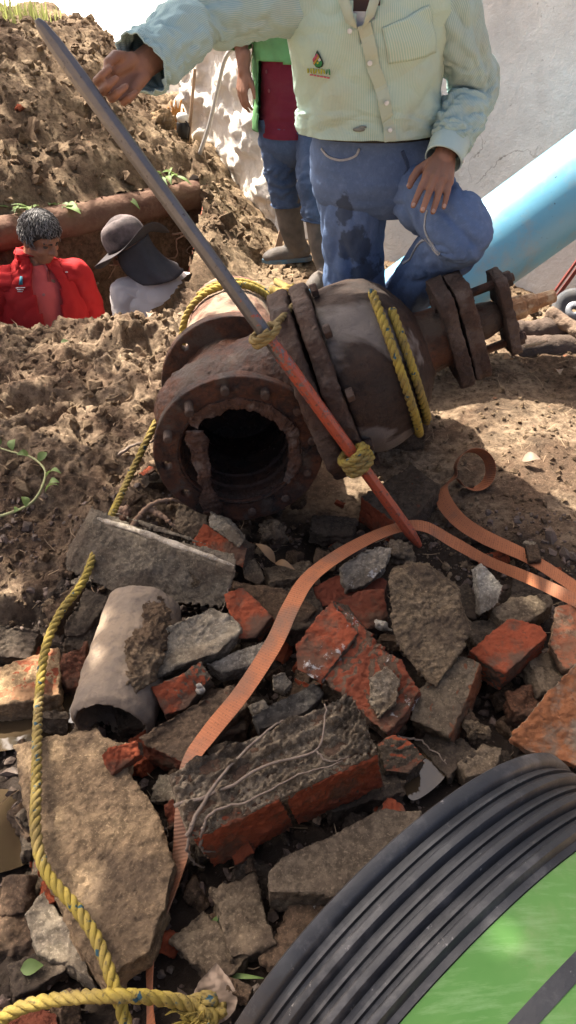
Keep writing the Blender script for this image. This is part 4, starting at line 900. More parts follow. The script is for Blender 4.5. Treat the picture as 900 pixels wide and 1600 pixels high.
# ================================================================ blue pipe
m = Mt('blue_plastic', .42, 0, .5)
c = m.mix(m.ramp(m.noise(3, 5), [(.35, 0.0), (.65, 1.0)]), (.115, .33, .46), (.15, .38, .50))
c = m.mix(m.math('MULTIPLY', m.ramp(m.noise(7, 8, .75), [(.50, 0.0), (.68, 1.0)]), .6), c, (.27, .29, .27)); m.col(m.mix(m.ramp(m.noise(60, 3), [(.7, 0.0), (.74, 1.0)]), c, (.05, .1, .13)))
m.bump(m.noise(50, 5), .15, .003); BLUE = m.m
q1 = D(868, 312, 3.05); q2 = D(676, 452, 3.12); bx = (q1 - q2).normalized(); s0 = q2 - bx * .42
pr = [(0, .165), (0, .175), (.5, .175), (1.5, .175), (3.0, .175), (3.0, .165), (1.5, .165)]
o = MB().lathe(s0, bx, pr, 56, closed_prof=True).build('blue_pipe', BLUE, None, s0, smooth=True)
o.data.polygons.foreach_set('use_smooth', [True] * len(o.data.polygons)); tag(o, 'large light blue plastic pipe leaning up to the right behind the valve', 'pipe')
# ================================================================ ribbed black pipe end with green barrel
m = Mt('dusty_black_plastic', .5, 0, .4)
c = m.mix(m.ramp(m.noise(5, 6, .7), [(.35, 0.0), (.65, 1.0)]), (.012, .0125, .014), (.028, .029, .032))
wav = m.noise(9, 7, .75, m.co('Object', (1.2, 1.2, 1.2))); c = m.mix(m.math('MULTIPLY', m.ramp(wav, [(.52, 0.0), (.68, 1.0)]), .4), c, (.15, .145, .14))
c = m.mix(m.math('MULTIPLY', m.ramp(m.noise(70, 4, .7), [(.66, 0.0), (.75, 1.0)]), .7), c, (.33, .31, .29)); m.col(c); m.rough(m.ramp(m.noise(12, 5), [(.3, .35), (.7, .65)])); m.bump(m.noise(90, 5), .25, .003); BLACKP = m.m
m = Mt('scuffed_green_plastic', .68, 0, .25)
c = m.mix(m.ramp(m.noise(4, 5), [(.35, 0.0), (.65, 1.0)]), (.065, .18, .035), (.11, .23, .06))
g_ax = V((.599, -.801, 0))
str_ = m.noise(14, 6, .7, m.co('Object', (1.0, 6.0, 1.0), (0, 0, R(-20)))); c = m.mix(m.math('MULTIPLY', m.ramp(str_, [(.5, 0.0), (.68, 1.0)]), .25), c, (.30, .42, .22)); c = m.mix(m.math('MULTIPLY', m.ramp(m.noise(8, 7, .75), [(.55, 0.0), (.7, 1.0)]), .5), c, (.16, .22, .09))
c = m.mix(m.ramp(m.noise(35, 4), [(.72, 0.0), (.76, 1.0)]), c, (.16, .09, .05)); m.col(c); m.bump(m.noise(60, 4), .15, .003); GREENP = m.m
gc = V((.171, .521, .367)); GR = .352
prib = [(-.0, GR - .025), (0, GR - .005), (.003, GR), (.017, GR), (.020, GR - .003)]
t = .023
for k in range(3):
    prib += [(t, GR - .010), (t + .007, GR - .010), (t + .0085, GR - .003), (t + .012, GR - .002), (t + .0135, GR - .007), (t + .018, GR - .007), (t + .020, GR), (t + .023, GR + .0015), (t + .029, GR + .0015), (t + .031, GR - .001)]; t += .034
prib += [(t, GR - .007), (t + .008, GR - .007), (t + .010, GR - .022)]
o = thing('ribbed_pipe', 'big ribbed black plastic pipe end with green barrel at the bottom right', 'pipe', V((gc.x, gc.y, 0)))
MB().lathe(gc, g_ax, prib, 160, (0, 0, 1), closed_prof=True).build('ribbed_end', BLACKP, o, smooth=True, bevel=.0)
tg = t + .009
MB().lathe(gc, g_ax, [(tg, GR - .02), (tg, GR - .009), (tg + .07, GR - .009), (tg + .07, GR - .02)], 160, (0, 0, 1), closed_prof=True).build('green_barrel', GREENP, o, smooth=True)
MB().lathe(gc, g_ax, [(tg + .07, GR - .02), (tg + .07, GR - .008), (tg + .089, GR - .008), (tg + .089, GR - .02)], 160, (0, 0, 1), closed_prof=True).build('black_stripe', BLACKP, o, smooth=True)
MB().lathe(gc, g_ax, [(tg + .089, GR - .02), (tg + .089, GR - .009), (tg + 1.2, GR - .009), (tg + 1.2, GR - .02)], 160, (0, 0, 1), closed_prof=True).build('green_barrel', GREENP, o, smooth=True)
for c in o.children:
    md = c.modifiers.new('edges', 'EDGE_SPLIT'); md.split_angle = R(50)
# ================================================================ people
def YP(px, py, Y):
    r = D(px, py, 1.0) - V((0, 0, CAMZ)); return V((0, 0, CAMZ)) + r * (Y / r.y)
def skin(name, c): 
    m = Mt(name, .55, 0, .35); m.col(m.mix(m.ramp(m.noise(14, 5), [(.35, 0.0), (.65, 1.0)]), c, tuple(x * .78 for x in c)))
    m.bump(m.noise(160, 5, .7), .35, .002); m.bump(m.noise(40, 4), .3, .003)
    m.b.inputs['Subsurface Weight'].default_value = .06; m.b.inputs['Subsurface Radius'].default_value = (.01, .004, .002); m.b.inputs['Subsurface Scale'].default_value = .3
    return m.m
SKIN_A = skin('tanned_skin', (.27, .135, .085)); SKIN_B = skin('warm_skin', (.36, .17, .10))
def denim(name, c1, c2, stain=False):
    m = Mt(name, .9, 0, .15)
    c = m.mix(m.ramp(m.noise(6, 6, .65), [(.35, 0.0), (.65, 1.0)]), c1, c2); uv = m.xyz(m.co('UV'))
    tw = m.math('SINE', m.math('MULTIPLY', m.math('ADD', uv[0], uv[1]), 900.0)); c = m.mix(m.math('MULTIPLY', m.ramp(tw, [(0.0, 1.0), (.7, 0.0)]), .18), c, tuple(x * .5 for x in c1))
    c = m.mix(m.math('MULTIPLY', m.ramp(m.noise(70, 4, .7), [(.5, 0.0), (.7, 1.0)]), .22), c, tuple(min(1, x * 1.6) for x in c2))
    if stain:
        for (sx, sy, sz, rr_, stx) in ((.165, -.13, .91, .055, .5), (.20, -.13, .80, .065, .8), (.24, -.12, .72, .045, 1.2)):
            vm = m.n('ShaderNodeVectorMath'); vm.operation = 'SUBTRACT'; m.t.links.new(m.co(), vm.inputs[0]); vm.inputs[1].default_value = (sx - .26, sy, sz - .03)
            vs = m.n('ShaderNodeVectorMath'); vs.operation = 'MULTIPLY'; m.t.links.new(vm.outputs[0], vs.inputs[0]); vs.inputs[1].default_value = (1 / stx, .5, 1)
            vl = m.n('ShaderNodeVectorMath'); vl.operation = 'LENGTH'; m.t.links.new(vs.outputs[0], vl.inputs[0])
            dd = m.math('ADD', vl.outputs['Value'], m.math('MULTIPLY', m.math('SUBTRACT', m.noise(22, 5, .65), .5), .11))
            c = m.mix(m.math('MULTIPLY', m.ramp(dd, [(rr_ - .012, 1.0), (rr_, 0.0)]), .72), c, (.03, .037, .05))
    m.col(c); m.bump(m.noise(120, 4), .3, .002); m.bump(m.noise(22, 5), .35, .01); return m.m
JEANS = denim('blue_denim', (.075, .122, .225), (.125, .18, .30), True); JEANS2 = denim('dark_denim', (.05, .075, .13), (.08, .11, .175))
def shirt_mat(name, c1, c2, stripes=0, dirt=(.3, .25, .17), damt=.4):
    m = Mt(name, .85, 0, .2); uv = m.xyz(m.co('UV'))
    c = c1
    if stripes:
        s = m.math('SINE', m.math('MULTIPLY', uv[0], stripes * math.tau)); c = m.mix(m.ramp(s, [(.25, 0.0), (.75, 1.0)]), c1, c2)
    else: c = m.mix(m.noise(8, 5), c1, c2)
    c = m.mix(m.math('MULTIPLY', m.ramp(m.noise(4.5, 6, .65), [(.48, 0.0), (.72, 1.0)]), damt), c, dirt)
    m.col(c); m.bump(m.noise(18, 5, .6), .35, .012); m.bump(m.noise(220, 3), .25, .002); return m.m
SHIRT = shirt_mat('pale_green_striped_shirt', (.33, .49, .43), (.47, .58, .51), 300, (.38, .35, .24), .4)
SLEEVE = shirt_mat('striped_sleeve', (.28, .43, .43), (.41, .53, .52), 120, (.34, .32, .22), .4)
CUFFM = shirt_mat('shirt_cuff', (.35, .49, .48), (.40, .52, .5), 0, (.4, .38, .28), .3)
PLACK = shirt_mat('shirt_placket', (.36, .46, .38), (.42, .50, .41), 0, (.42, .38, .25), .6)
BUTTON = simple('button', (.62, .66, .64), None, 50, .4, 0, 0)
def basis(f, up):
    f = V(f).normalized(); r = f.cross(V(up)).normalized(); return f, r.cross(f).normalized(), r     # forward, up, right
def head_blobs(mb, c, f, up, s=1.0, neck=None):
    f, u, r = basis(f, up); P = lambda a, b, d: V(c) + (r * a + f * b + u * d) * s
    E = lambda q, rx, ry, rz: mb.ell(q, r * rx * s, f * ry * s, u * rz * s, 18, 12)
    E(P(0, -.005, .03), .076, .096, .092); E(P(0, .02, -.03), .066, .075, .085); E(P(0, .045, -.085), .042, .04, .032); E(P(0, .04, -.06), .055, .052, .045)
    E(P(0, .074, .032), .055, .024, .016)
    for k in (-1, 1):
        E(P(.045 * k, .06, -.025), .022, .022, .02); E(P(.079 * k, -.005, -.008), .010, .022, .033)
    mb.capsule(P(0, .088, .022), P(0, .114, -.018), .010 * s, .0145 * s); E(P(.013, .100, -.022), .011, .012, .009); E(P(-.013, .100, -.022), .011, .012, .009)
    E(P(0, .083, -.052), .026, .014, .008); E(P(0, .08, -.066), .022, .013, .009)
    mb.capsule(P(0, -.02, -.06), V(neck) if neck is not None else P(0, -.04, -.2), .058 * s, .062 * s)
    return P
def face_bits(P, f, up, root, hair, s=1.0, mouth=True):
    f, u, r = basis(f, up)
    for k in (-1, 1):
        MB().ell(P(.032 * k, .075, .006), r * .013 * s, f * .012 * s, u * .008 * s).build('eye', EYEM, root, smooth=True)
        MB().capsule(P(.016 * k, .096, .03), P(.05 * k, .078, .032), .005 * s, .004 * s, 8).build('eyebrow', hair, root, smooth=True)
EYEM = simple('eye', (.10, .07, .055), None, 30, .3, 0, 0)
def hair_cap(c, f, up, root, mats, s=1.0, n=500, seed=1, top=.02):
    f, u, r = basis(f, up); rnd = random.Random(seed); P = lambda a, b, d: V(c) + (r * a + f * b + u * d) * s
    mb = MB(); rings = []
    for i in range(10):
        el = R(lerp(-28, 84, i / 9)); rg = []
        for j in range(36):
            a = math.tau * j / 36; q = V((math.cos(a), math.sin(a), 0)); e2 = el + (R(38) * sstep(.1, .8, q.y) * (1 - i / 9))
            k = 1.06 + .05 * noise.noise(V((q.x * 2.5, q.y * 2.5, i * .4 + seed)))
            rg.append(P(.079 * k * q.x * math.cos(e2), -.008 + .099 * k * q.y * math.cos(e2), .032 + .098 * k * math.sin(e2)))
        rings.append(rg)
    cap = mb.rings(rings).build('hair', mats[0], root, smooth=True, mods=[M_sub(1), M_disp(.012, .02, 3)])
    for gi, m in enumerate(mats):
        mb = MB()
        for i in range(n // len(mats)):
            a = rnd.uniform(0, math.tau); el = R(rnd.uniform(-22, 80)); q = V((math.cos(a), math.sin(a), 0))
            if q.y > .35 and el < R(28): continue
            nrm = (r * q.x * math.cos(el) + f * q.y * math.cos(el) + u * math.sin(el))
            b0 = P(.08 * q.x * math.cos(el), -.008 + .1 * q.y * math.cos(el), .032 + .1 * math.sin(el))
            fl = (f * .5 + r * rnd.uniform(-.6, .6) - u * .35 + nrm * .15); fl = (fl - nrm * fl.dot(nrm) * .8).normalized(); L = rnd.uniform(.02, .045) * s
            mb.tube([b0, b0 + nrm * .008 * s + fl * L * .4, b0 + nrm * .010 * s + fl * L * .8, b0 + nrm * .004 * s + fl * L], [.0018, .0017, .0013, .0005], 4)
        o = mb.build('hair_locks', m, cap, smooth=True); o['kind'] = 'stuff'
def hand_blobs(mb, w, x, z, curl, thumb=(.35, .5), side=1, s=1.0, spread=.1, thumb_dir=None):
    """w wrist, x towards the fingers, z back of the hand, side=+1 thumb along z cross x; curl = three joint angles (deg) for the four fingers"""
    x = V(x).normalized(); z = V(z); z = (z - x * z.dot(x)).normalized(); y = z.cross(x) * side
    P = lambda a, b, c: V(w) + (x * a + y * b + z * c) * s
    base = [(.092, .032, .004), (.096, .011, .007), (.092, -.011, .005), (.083, -.031, 0)]
    ln = [(.042, .026, .021), (.046, .030, .022), (.043, .028, .021), (.034, .021, .019)]
    mb.capsule(P(-.06, 0, 0), P(.01, 0, 0), .030 * s, .029 * s)
    for (a, b, c) in base: mb.capsule(P(.008, b * .55, 0), P(a, b, c), .017 * s, .0128 * s)
    mb.capsule(P(.02, .02, -.012), P(.07, .026, -.008), .018 * s, .014 * s); mb.capsule(P(.02, -.018, -.01), P(.065, -.024, -.008), .017 * s, .013 * s)
    tips = []
    for i, (b, l) in enumerate(zip(base, ln)):
        p = P(*b); an = 0; sp = spread * (1.5 - i) * .6; cr = curl[i] if isinstance(curl[0], (list, tuple)) else curl
        rr = [.0108, .0100, .0092, .0080] if i < 3 else [.0095, .0088, .008, .007]
        for k in range(3):
            an += R(cr[k]); d = (x * math.cos(an) - z * math.sin(an)) * math.cos(sp) + y * math.sin(sp); q = p + d * l[k] * s
            mb.capsule(p, q, rr[k] * s, rr[k + 1] * s, 10); p = q
        tips.append((p, d, (z * math.cos(an) + x * math.sin(an)), y))
    t0 = P(.028, .03, -.006)
    td = [V(d).normalized() for d in thumb_dir] if thumb_dir else [(x * .75 + y * .6 - z * .2).normalized(), (x * .95 + y * .25 - z * .2).normalized(), (x + y * .05 - z * .25).normalized()]
    for d, l, r0, r1 in ((td[0], .042, .0155, .0125), (td[1], .032, .0122, .0112), (td[2], .024, .0112, .0085)):
        q = t0 + d * l * s; mb.capsule(t0, q, r0 * s, r1 * s, 10); t0 = q
    tips.append((t0, td[2], (z * .3 + y * .9).normalized(), x)); return tips
NAIL = simple('fingernail', (.45, .29, .22), None, 40, .35, 0, 0)
def nails(tips, root, s=1.0):
    for (p, d, n, y) in tips:
        d = d.normalized(); n = (n - d * n.dot(d)).normalized(); w = d.cross(n)
        MB().ell(p + n * .0064 * s - d * .001, d * .0062 * s, w * .0052 * s, n * .0022 * s, 12, 8).build('fingernail', NAIL, root, smooth=True)
BODY = lambda vox: [M_remesh(vox), M_smooth(3, .5)]
SL = lambda ps, rs, **k: Surf([tube_ring(ps, rs, i) for i in range(len(ps))], **k)
def tube_ring(ps, rs, i):
    ps = [V(p) for p in ps]; t = (ps[min(i + 1, len(ps) - 1)] - ps[max(i - 1, 0)]).normalized()
    ref = V((0, -1, 0)) if abs(t.y) < .8 else V((0, 0, 1)); a = (ref - t * ref.dot(t)).normalized(); b = t.cross(a)
    r = rs[i]; r = (r, r) if isinstance(r, (int, float)) else r
    return (ps[i], a * r[0], b * r[1])
def find_uv(sf, px, py, u0=-.3, u1=.3, N=60):
    best = None; lo = (u0, u1, 0.0, 1.0)
    for it in range(4):
        best = None
        n = N if it == 0 else 12
        for i in range(n + 1):
            for j in range(n + 1):
                u = lerp(lo[0], lo[1], i / n); v = lerp(lo[2], lo[3], j / n); q = sf(u, v); x, y, d = proj(q)
                e = (x - px) ** 2 + (y - py) ** 2 + d * 40
                if best is None or e < best[0]: best = (e, u, v)
        du = (lo[1] - lo[0]) / n * 1.5; dv = (lo[3] - lo[2]) / n * 1.5; lo = (best[1] - du, best[1] + du, best[2] - dv, best[2] + dv)
    return best[1], best[2]
def decal(sf, pxy, name, mat, root, off=.003, th=.0012, ur=(-.3, .3)):
    """thin raised cloth piece lying on the surface, outline given where it shows in the photo"""
    cx = sum(p[0] for p in pxy) / len(pxy); cy = sum(p[1] for p in pxy) / len(pxy)
    u, v = find_uv(sf, cx, cy, *ur); h = .004; p0 = V(proj(sf(u, v))[:2]); pu = (V(proj(sf(u + h, v))[:2]) - p0) / h; pv = (V(proj(sf(u, v + h))[:2]) - p0) / h
    det = pu.x * pv.y - pu.y * pv.x
    def uvof(x, y):
        dx, dy = x - p0.x, y - p0.y; return u + (dx * pv.y - dy * pv.x) / det, v + (pu.x * dy - pu.y * dx) / det
    pts = [sf(*uvof(x, y), off) for x, y in pxy]; c = sf(*uvof(cx, cy), off); mb = MB().add(pts + [c], [(i, (i + 1) % len(pts), len(pts)) for i in range(len(pts))])
    return mb.build(name, mat, root, smooth=True, mods=[M_solid(th, 1)])
def rect(cx, cy, w, h, a=0.0):
    ca, sa = math.cos(R(a)), math.sin(R(a)); return [(cx + x * ca - y * sa, cy + x * sa + y * ca) for x, y in ((-w / 2, -h / 2), (w / 2, -h / 2), (w / 2, h / 2), (-w / 2, h / 2))]
def strip(sf, path, hw, name, mat, root, off=.004, n=40):
    """narrow band laid along photo points on a cloth surface"""
    pts = catmull(path, n); L, Rr = [], []
    uvs = [find_uv(sf, p[0], p[1], N=36) for p in path]; uvs = catmull(uvs, n)
    P = [sf(q[0], q[1], off) for q in uvs]; rings = []
    for i in range(n):
        t = (P[min(i + 1, n - 1)] - P[max(i - 1, 0)]).normalized(); c, a, b = sf.ring(uvs[i][1]); nr = (P[i] - c).normalized(); w = t.cross(nr).normalized()
        rings.append([P[i] - w * hw - nr * .004, P[i] - w * hw, P[i] + w * hw, P[i] + w * hw - nr * .004])
    return MB().rings(rings).build(name, mat, root, smooth=False)
FL = lambda hexa: simple('thread_%d' % len(bpy.data.materials), hexa, None, 60, .7, 0, 0)
# ---------------------------------------------------------------- man holding the bar
man = thing('person', 'person in a pale green striped shirt and blue jeans holding the digging bar', 'person', V((.26, 2.45, .03)))
mb = MB()
shR, shL = V((.02, 2.32, 1.43)), V((.39, 2.32, 1.43)); hd = V((.205, 2.22, 1.70))
PH = head_blobs(mb, hd, (0, -.9, -.35), (0, -.3, 1), 1.0, (.205, 2.28, 1.5))
mb.ell((.215, 2.345, 1.3), V((.165, 0, 0)), V((0, .1, 0)), V((0, 0, .2))); mb.ell((.235, 2.39, 1.03), V((.165, 0, 0)), V((0, .1, 0)), V((0, 0, .16)))
wR = D(222, 102, 1.675); eR = D(325, 22, 1.86); wL = D(694, 246, 2.07); eL = D(738, 140, 2.12)
mb.capsule(shR, eR, .05, .042); mb.capsule(eR, wR, .042, .03); mb.capsule(shL, eL, .05, .042); mb.capsule(eL, wL, .042, .03)
hipR, knR, anR = V((.19, 2.42, .95)), V((.225, 2.41, .52)), V((.235, 2.47, .12)); hipL, knL, anL = V((.335, 2.40, .98)), V((.47, 2.17, .90)), V((.385, 2.50, .56))
for a, b, c in ((hipR, knR, anR), (hipL, knL, anL)): mb.capsule(a, b, .075, .05); mb.capsule(b, c, .05, .038)
# left hand on the knee: fingers point down over the thigh
xL = (D(672, 322, 1.99) - wL); zL = V((.05, -.75, .66)); curlL = [(14, 14, 10), (8, 12, 10), (10, 12, 10), (6, 14, 12)]
tipsL = hand_blobs(mb, wL, xL, zL, curlL, side=-1, s=1.0, spread=.10)
# right hand closed round the bar
gb = on_bar(154); toc = (V((0, 0, CAMZ)) - gb).normalized(); away = (-toc - bd * (-toc).dot(bd)).normalized()
xR = (gb + away * .028 - wR); xR = (xR - bd * xR.dot(bd) * .6).normalized()
sR = 1 if away.cross(xR).dot(-bd) > 0 else -1
tipsR = hand_blobs(mb, wR, xR, away, [(28, 72, 62), (30, 74, 62), (34, 74, 60), (38, 72, 58)], side=sR, s=.95, spread=.03, thumb_dir=[xR * .6 + toc * .7 - bd * .5, xR * .85 + toc * .45 + bd * .05, xR * .8 + toc * .1 + bd * .45])
body = mb.build('body', SKIN_A, man, smooth=True, mods=[M_remesh(.0034), M_smooth(3, .5)])
nails(tipsL, man); nails(tipsR[-1:], man)
hair_cap(hd, (0, -.9, -.35), (0, -.3, 1), man, [simple('black_hair', (.02, .017, .015), None, 40, .5, 0, .3)], n=200)
face_bits(PH, (0, -.9, -.35), (0, -.3, 1), man, bpy.data.materials['black_hair'])
X, Y_ = V((1, 0, 0)), V((0, 1, 0))
tor = Surf([((.228, 2.388, 1.105), -Y_ * .15, X * .208), ((.226, 2.38, 1.145), -Y_ * .147, X * .203), ((.222, 2.365, 1.18), -Y_ * .142, X * .195), ((.216, 2.345, 1.26), -Y_ * .14, X * .195), ((.21, 2.325, 1.34), -Y_ * .138, X * .205), ((.207, 2.31, 1.41), -Y_ * .13, X * .215), ((.205, 2.30, 1.46), -Y_ * .115, X * .2), ((.205, 2.295, 1.505), -Y_ * .09, X * .15), ((.205, 2.285, 1.53), -Y_ * .075, X * .085)], .006, 1.4, 2.2, 2, .9, .0075)
def keep_shirt(u, v):
    q = tor(u, v); x, y, d = proj(q); uu = (u + .5) % 1 - .5
    if abs(uu) < .2 and q.y < 2.3 and q.z > 1.335 and abs(q.x - .182 - (q.z - 1.335) * .02) < (q.z - 1.335) * .38: return False
    return True
tor.mesh(150, 130, keep=keep_shirt).build('shirt', SHIRT, man, smooth=True, mods=[M_solid(.003, -1)])
UNDER = simple('white_undershirt', (.72, .72, .73), None, 30, .85)
us = Surf([((.216, 2.345, 1.26), -Y_ * .125, X * .18), ((.21, 2.325, 1.34), -Y_ * .123, X * .19), ((.207, 2.31, 1.40), -Y_ * .112, X * .19)], .002, 2, 2, 5)
us.mesh(60, 14).build('undershirt', UNDER, man, smooth=True)
# sleeves: gathered cloth tubes with cuffs
dR = (wR - eR).normalized(); cR = wR - dR * .005
slR = SL([shR + V((.07, .02, -.0)), shR + V((.0, 0, -.005)), lerp(shR, eR, .5), eR, lerp(eR, cR, .35), lerp(eR, cR, .7), cR - dR * .03, cR + dR * .012], [(.10, .10), (.092, .09), (.078, .08), (.070, .074), (.066, .068), (.062, .064), (.06, .062), (.060, .062)], fold=.005, fu=1.3, fv=4.5, seed=11, lfold=.008)
slR.mesh(90, 130).build('sleeve', SLEEVE, man, smooth=True, mods=[M_solid(.003, -1)])
dL = (wL - eL).normalized(); cL = wL - dL * .002
slL = SL([shL + V((-.08, .02, .0)), shL + V((.005, 0, 0)), lerp(shL, eL, .5), eL + V((.005, 0, .01)), lerp(eL, cL, .3), lerp(eL, cL, .6), lerp(eL, cL, .78), cL - dL * .035], [(.10, .10), (.09, .085), (.078, .072), (.073, .068), (.070, .066), (.067, .063), (.062, .058), (.050, .050)], fold=.005, fu=1.4, fv=5.5, seed=31, lfold=.009)
slL.mesh(90, 130).build('sleeve', SLEEVE, man, smooth=True, mods=[M_solid(.003, -1)])
cfL = SL([cL - dL * .055, cL - dL * .03, cL + dL * .01], [.050, .050, .047], fold=.003, fu=1, fv=2, seed=3)
cfL.mesh(60, 16).build('cuff', CUFFM, man, smooth=True, mods=[M_solid(.004, 1)])
def disc(sf, px, py, r, name, mat, root, off=.005):
    u, v = find_uv(sf, px, py); q = sf(u, v, off); c, a, b = sf.ring(v); nr = (q - c).normalized()
    MB().lathe(q, nr, [(-.001, r), (.0012, r), (.002, r * .8)], 14).build(name, mat, root)
disc(cfL, 722, 250, .0075, 'button', BUTTON, man)
# placket, buttons, pocket, embroidered badge
strip(tor, [(569, 38), (578, 75), (585, 110), (598, 150), (606, 190), (609, 220)], .016, 'placket', PLACK, man, .006)
for bx_, by_ in ((549, 48), (578, 98), (602, 160), (607, 202)): disc(tor, bx_, by_, .0062, 'button', BUTTON, man, .011)
def quad_patch(sf, q, name, mat, root, off=.004, n=14, th=.002):
    c = [find_uv(sf, *p) for p in q]; mb = MB()
    for i in range(n + 1):
        for j in range(n + 1):
            a, b = j / n, i / n; u = lerp(lerp(c[0][0], c[1][0], a), lerp(c[3][0], c[2][0], a), b); v = lerp(lerp(c[0][1], c[1][1], a), lerp(c[3][1], c[2][1], a), b); mb.v.append(tuple(sf(u, v, off)))
    for i in range(n):
        for j in range(n): a = i * (n + 1) + j; mb.uv[len(mb.f)] = tuple((lerp(c[0][0], c[1][0], x), 0) for x in (j / n, (j + 1) / n, (j + 1) / n, j / n)); mb.f.append((a, a + 1, a + n + 2, a + n + 1))
    return mb.build(name, mat, root, smooth=True, mods=[M_solid(th, 1)])
quad_patch(tor, [(597, 44), (668, 8), (680, 82), (606, 100)], 'pocket', SHIRT, man)
collar = MB()
for k, pts in ((-1, [(537, -30), (548, -4), (556, 22), (561, 40), (545, 32), (528, -8)]), (1, [(582, -30), (577, 0), (570, 25), (566, 40), (584, 22), (596, -15)])):
    decal(tor, pts, 'collar_front', PLACK, man, .012, .003)
T = {k: FL(c) for k, c in dict(dk=(.02, .04, .03), pk=(.55, .12, .2), gr=(.04, .25, .1), yl=(.45, .5, .05), wh=(.7, .72, .7), or_=(.5, .3, .08)).items()}
drop = lambda cx, cy, s: [(cx, cy - 14 * s), (cx + 3 * s, cy - 7 * s), (cx + 6.5 * s, cy + 1 * s), (cx + 8 * s, cy + 7 * s), (cx + 6 * s, cy + 12 * s), (cx + 1 * s, cy + 14.5 * s), (cx - 4 * s, cy + 13 * s), (cx - 7.5 * s, cy + 8 * s), (cx - 6.5 * s, cy + 1 * s), (cx - 3 * s, cy - 7 * s)]
decal(tor, drop(499, 92, 1), 'badge_outline', T['dk'], man, .0055); decal(tor, drop(499, 93, .82), 'badge_field', T['gr'], man, .0068)
decal(tor, [(498, 83), (500, 88), (494, 97), (493, 92)], 'badge_stripe', T['pk'], man, .0082); decal(tor, [(501, 84), (503, 89), (494, 101), (493, 98), (500, 89)], 'badge_stripe', T['or_'], man, .0084); decal(tor, [(503, 90), (505, 94), (502, 96), (500, 93)], 'badge_stripe', T['wh'], man, .0084); decal(tor, [(500, 96), (502, 98), (500, 100), (498, 98)], 'badge_stripe', T['yl'], man, .0086)
for i in range(9): decal(tor, rect(484 + i * 4.1, 110.5 + .25 * i, 1.9, 6.5 + (i % 3), -8 + 14 * (i % 2)), 'badge_letter', T['yl'] if i < 7 else T['gr'], man, .0055)
for i in range(6): decal(tor, rect(489 + i * 5.2, 117 + .9 * i, 4.4, 1.8, 8), 'badge_letter', T['pk'], man, .0055)
for (x, y, r) in ((561, 202, 6), (567, 198, 4)): decal(tor, [(x + r * math.cos(t) * 1.6, y + r * .6 * math.sin(t * 1.0)) for t in [k * math.tau / 9 for k in range(9)]], 'oil_stain', FL((.2, .22, .2)), man, .0045, .0004)
# jeans
pel = Surf([((.245, 2.41, 1.12), -Y_ * .118, X * .168), ((.248, 2.41, 1.05), -Y_ * .125, X * .182), ((.255, 2.41, .98), -Y_ * .125, X * .188), ((.262, 2.415, .92), -Y_ * .115, X * .18), ((.265, 2.42, .87), -Y_ * .08, X * .12)], .005, 2, 3, 4, .85, .003)
pel.mesh(80, 30, caps=(False, True)).build('jeans_seat', JEANS, man, smooth=True)
lgR = SL([hipR + V((.0, 0, .06)), hipR, lerp(hipR, knR, .35), lerp(hipR, knR, .7), knR, lerp(knR, anR, .5), anR + V((0, 0, -.04))], [(.11, .10), (.108, .104), (.098, .1), (.09, .094), (.083, .088), (.078, .084), (.075, .08)], fold=.004, fu=1.2, fv=3, seed=41, lfold=.0075)
lgR.mesh(90, 140).build('trouser_leg', JEANS, man, smooth=True)
lgL = SL([hipL + V((-.03, .02, .03)), hipL + V((0, 0, -.005)), lerp(hipL, knL, .5), lerp(hipL, knL, .88) + V((0, 0, .0)), knL + V((.012, -.012, -.015)), lerp(knL, anL, .18) + V((.02, 0, 0)), lerp(knL, anL, .55), anL], [(.10, .10), (.098, .1), (.09, .094), (.084, .086), (.082, .08), (.083, .082), (.08, .082), (.074, .076)], fold=.004, fu=1.0, fv=4, seed=47, lfold=.008)
lgL.mesh(90, 140).build('trouser_leg', JEANS, man, smooth=True)
BELT = simple('black_belt', (.02, .018, .017), None, 40, .5)
pel.patch(0, 1, .0, .10, .008, 60, 2).build('belt', BELT, man, smooth=True)
STITCH = simple('pale_seam', (.34, .36, .38), None, 80, .9)
strip(pel, [(503, 232), (515, 245), (535, 250), (555, 244), (562, 232)], .003, 'pocket_seam', STITCH, man, .004); strip(lgL, [(668, 332), (664, 350), (668, 368)], .003, 'seam', STITCH, man, .004); strip(lgL, [(664, 372), (648, 392), (630, 412)], .003, 'seam', STITCH, man, .004)
strip(pel, [(628, 236), (636, 258), (632, 276)], .005, 'fly_seam', JEANS2, man, .004)
BOOTM = simple('dusty_work_boot', (.16, .13, .10), (.26, .21, .16), 20, .85)
for an, f in ((anR, V((-.15, -1, 0))), (anL, V((-.1, -1, 0)))):
    f.normalize(); q = an + V((0, 0, -.075)); MB().ell(q + f * .06, f * .14, f.cross(V((0, 0, 1))) * .048, V((0, 0, .05))).capsule(an + V((0, 0, .02)), q, .05, .05).build('boot', BOOTM, man, smooth=True, mods=[M_remesh(.008), M_smooth(3)])
bl = MB().prism([V((.27, 2.28, .455)), V((.51, 2.3, .455)), V((.5, 2.6, .455)), (.28, 2.6, .455)], (0, 0, -.46)).build('stone', K_brown, None, V((.39, 2.45, .2)), smooth=True, mods=rock_mods(.012, .03, .07, .01, .03))
bl.location.y += .12
tag(bl, 'rough stone block behind the valve under the raised boot', 'stone')

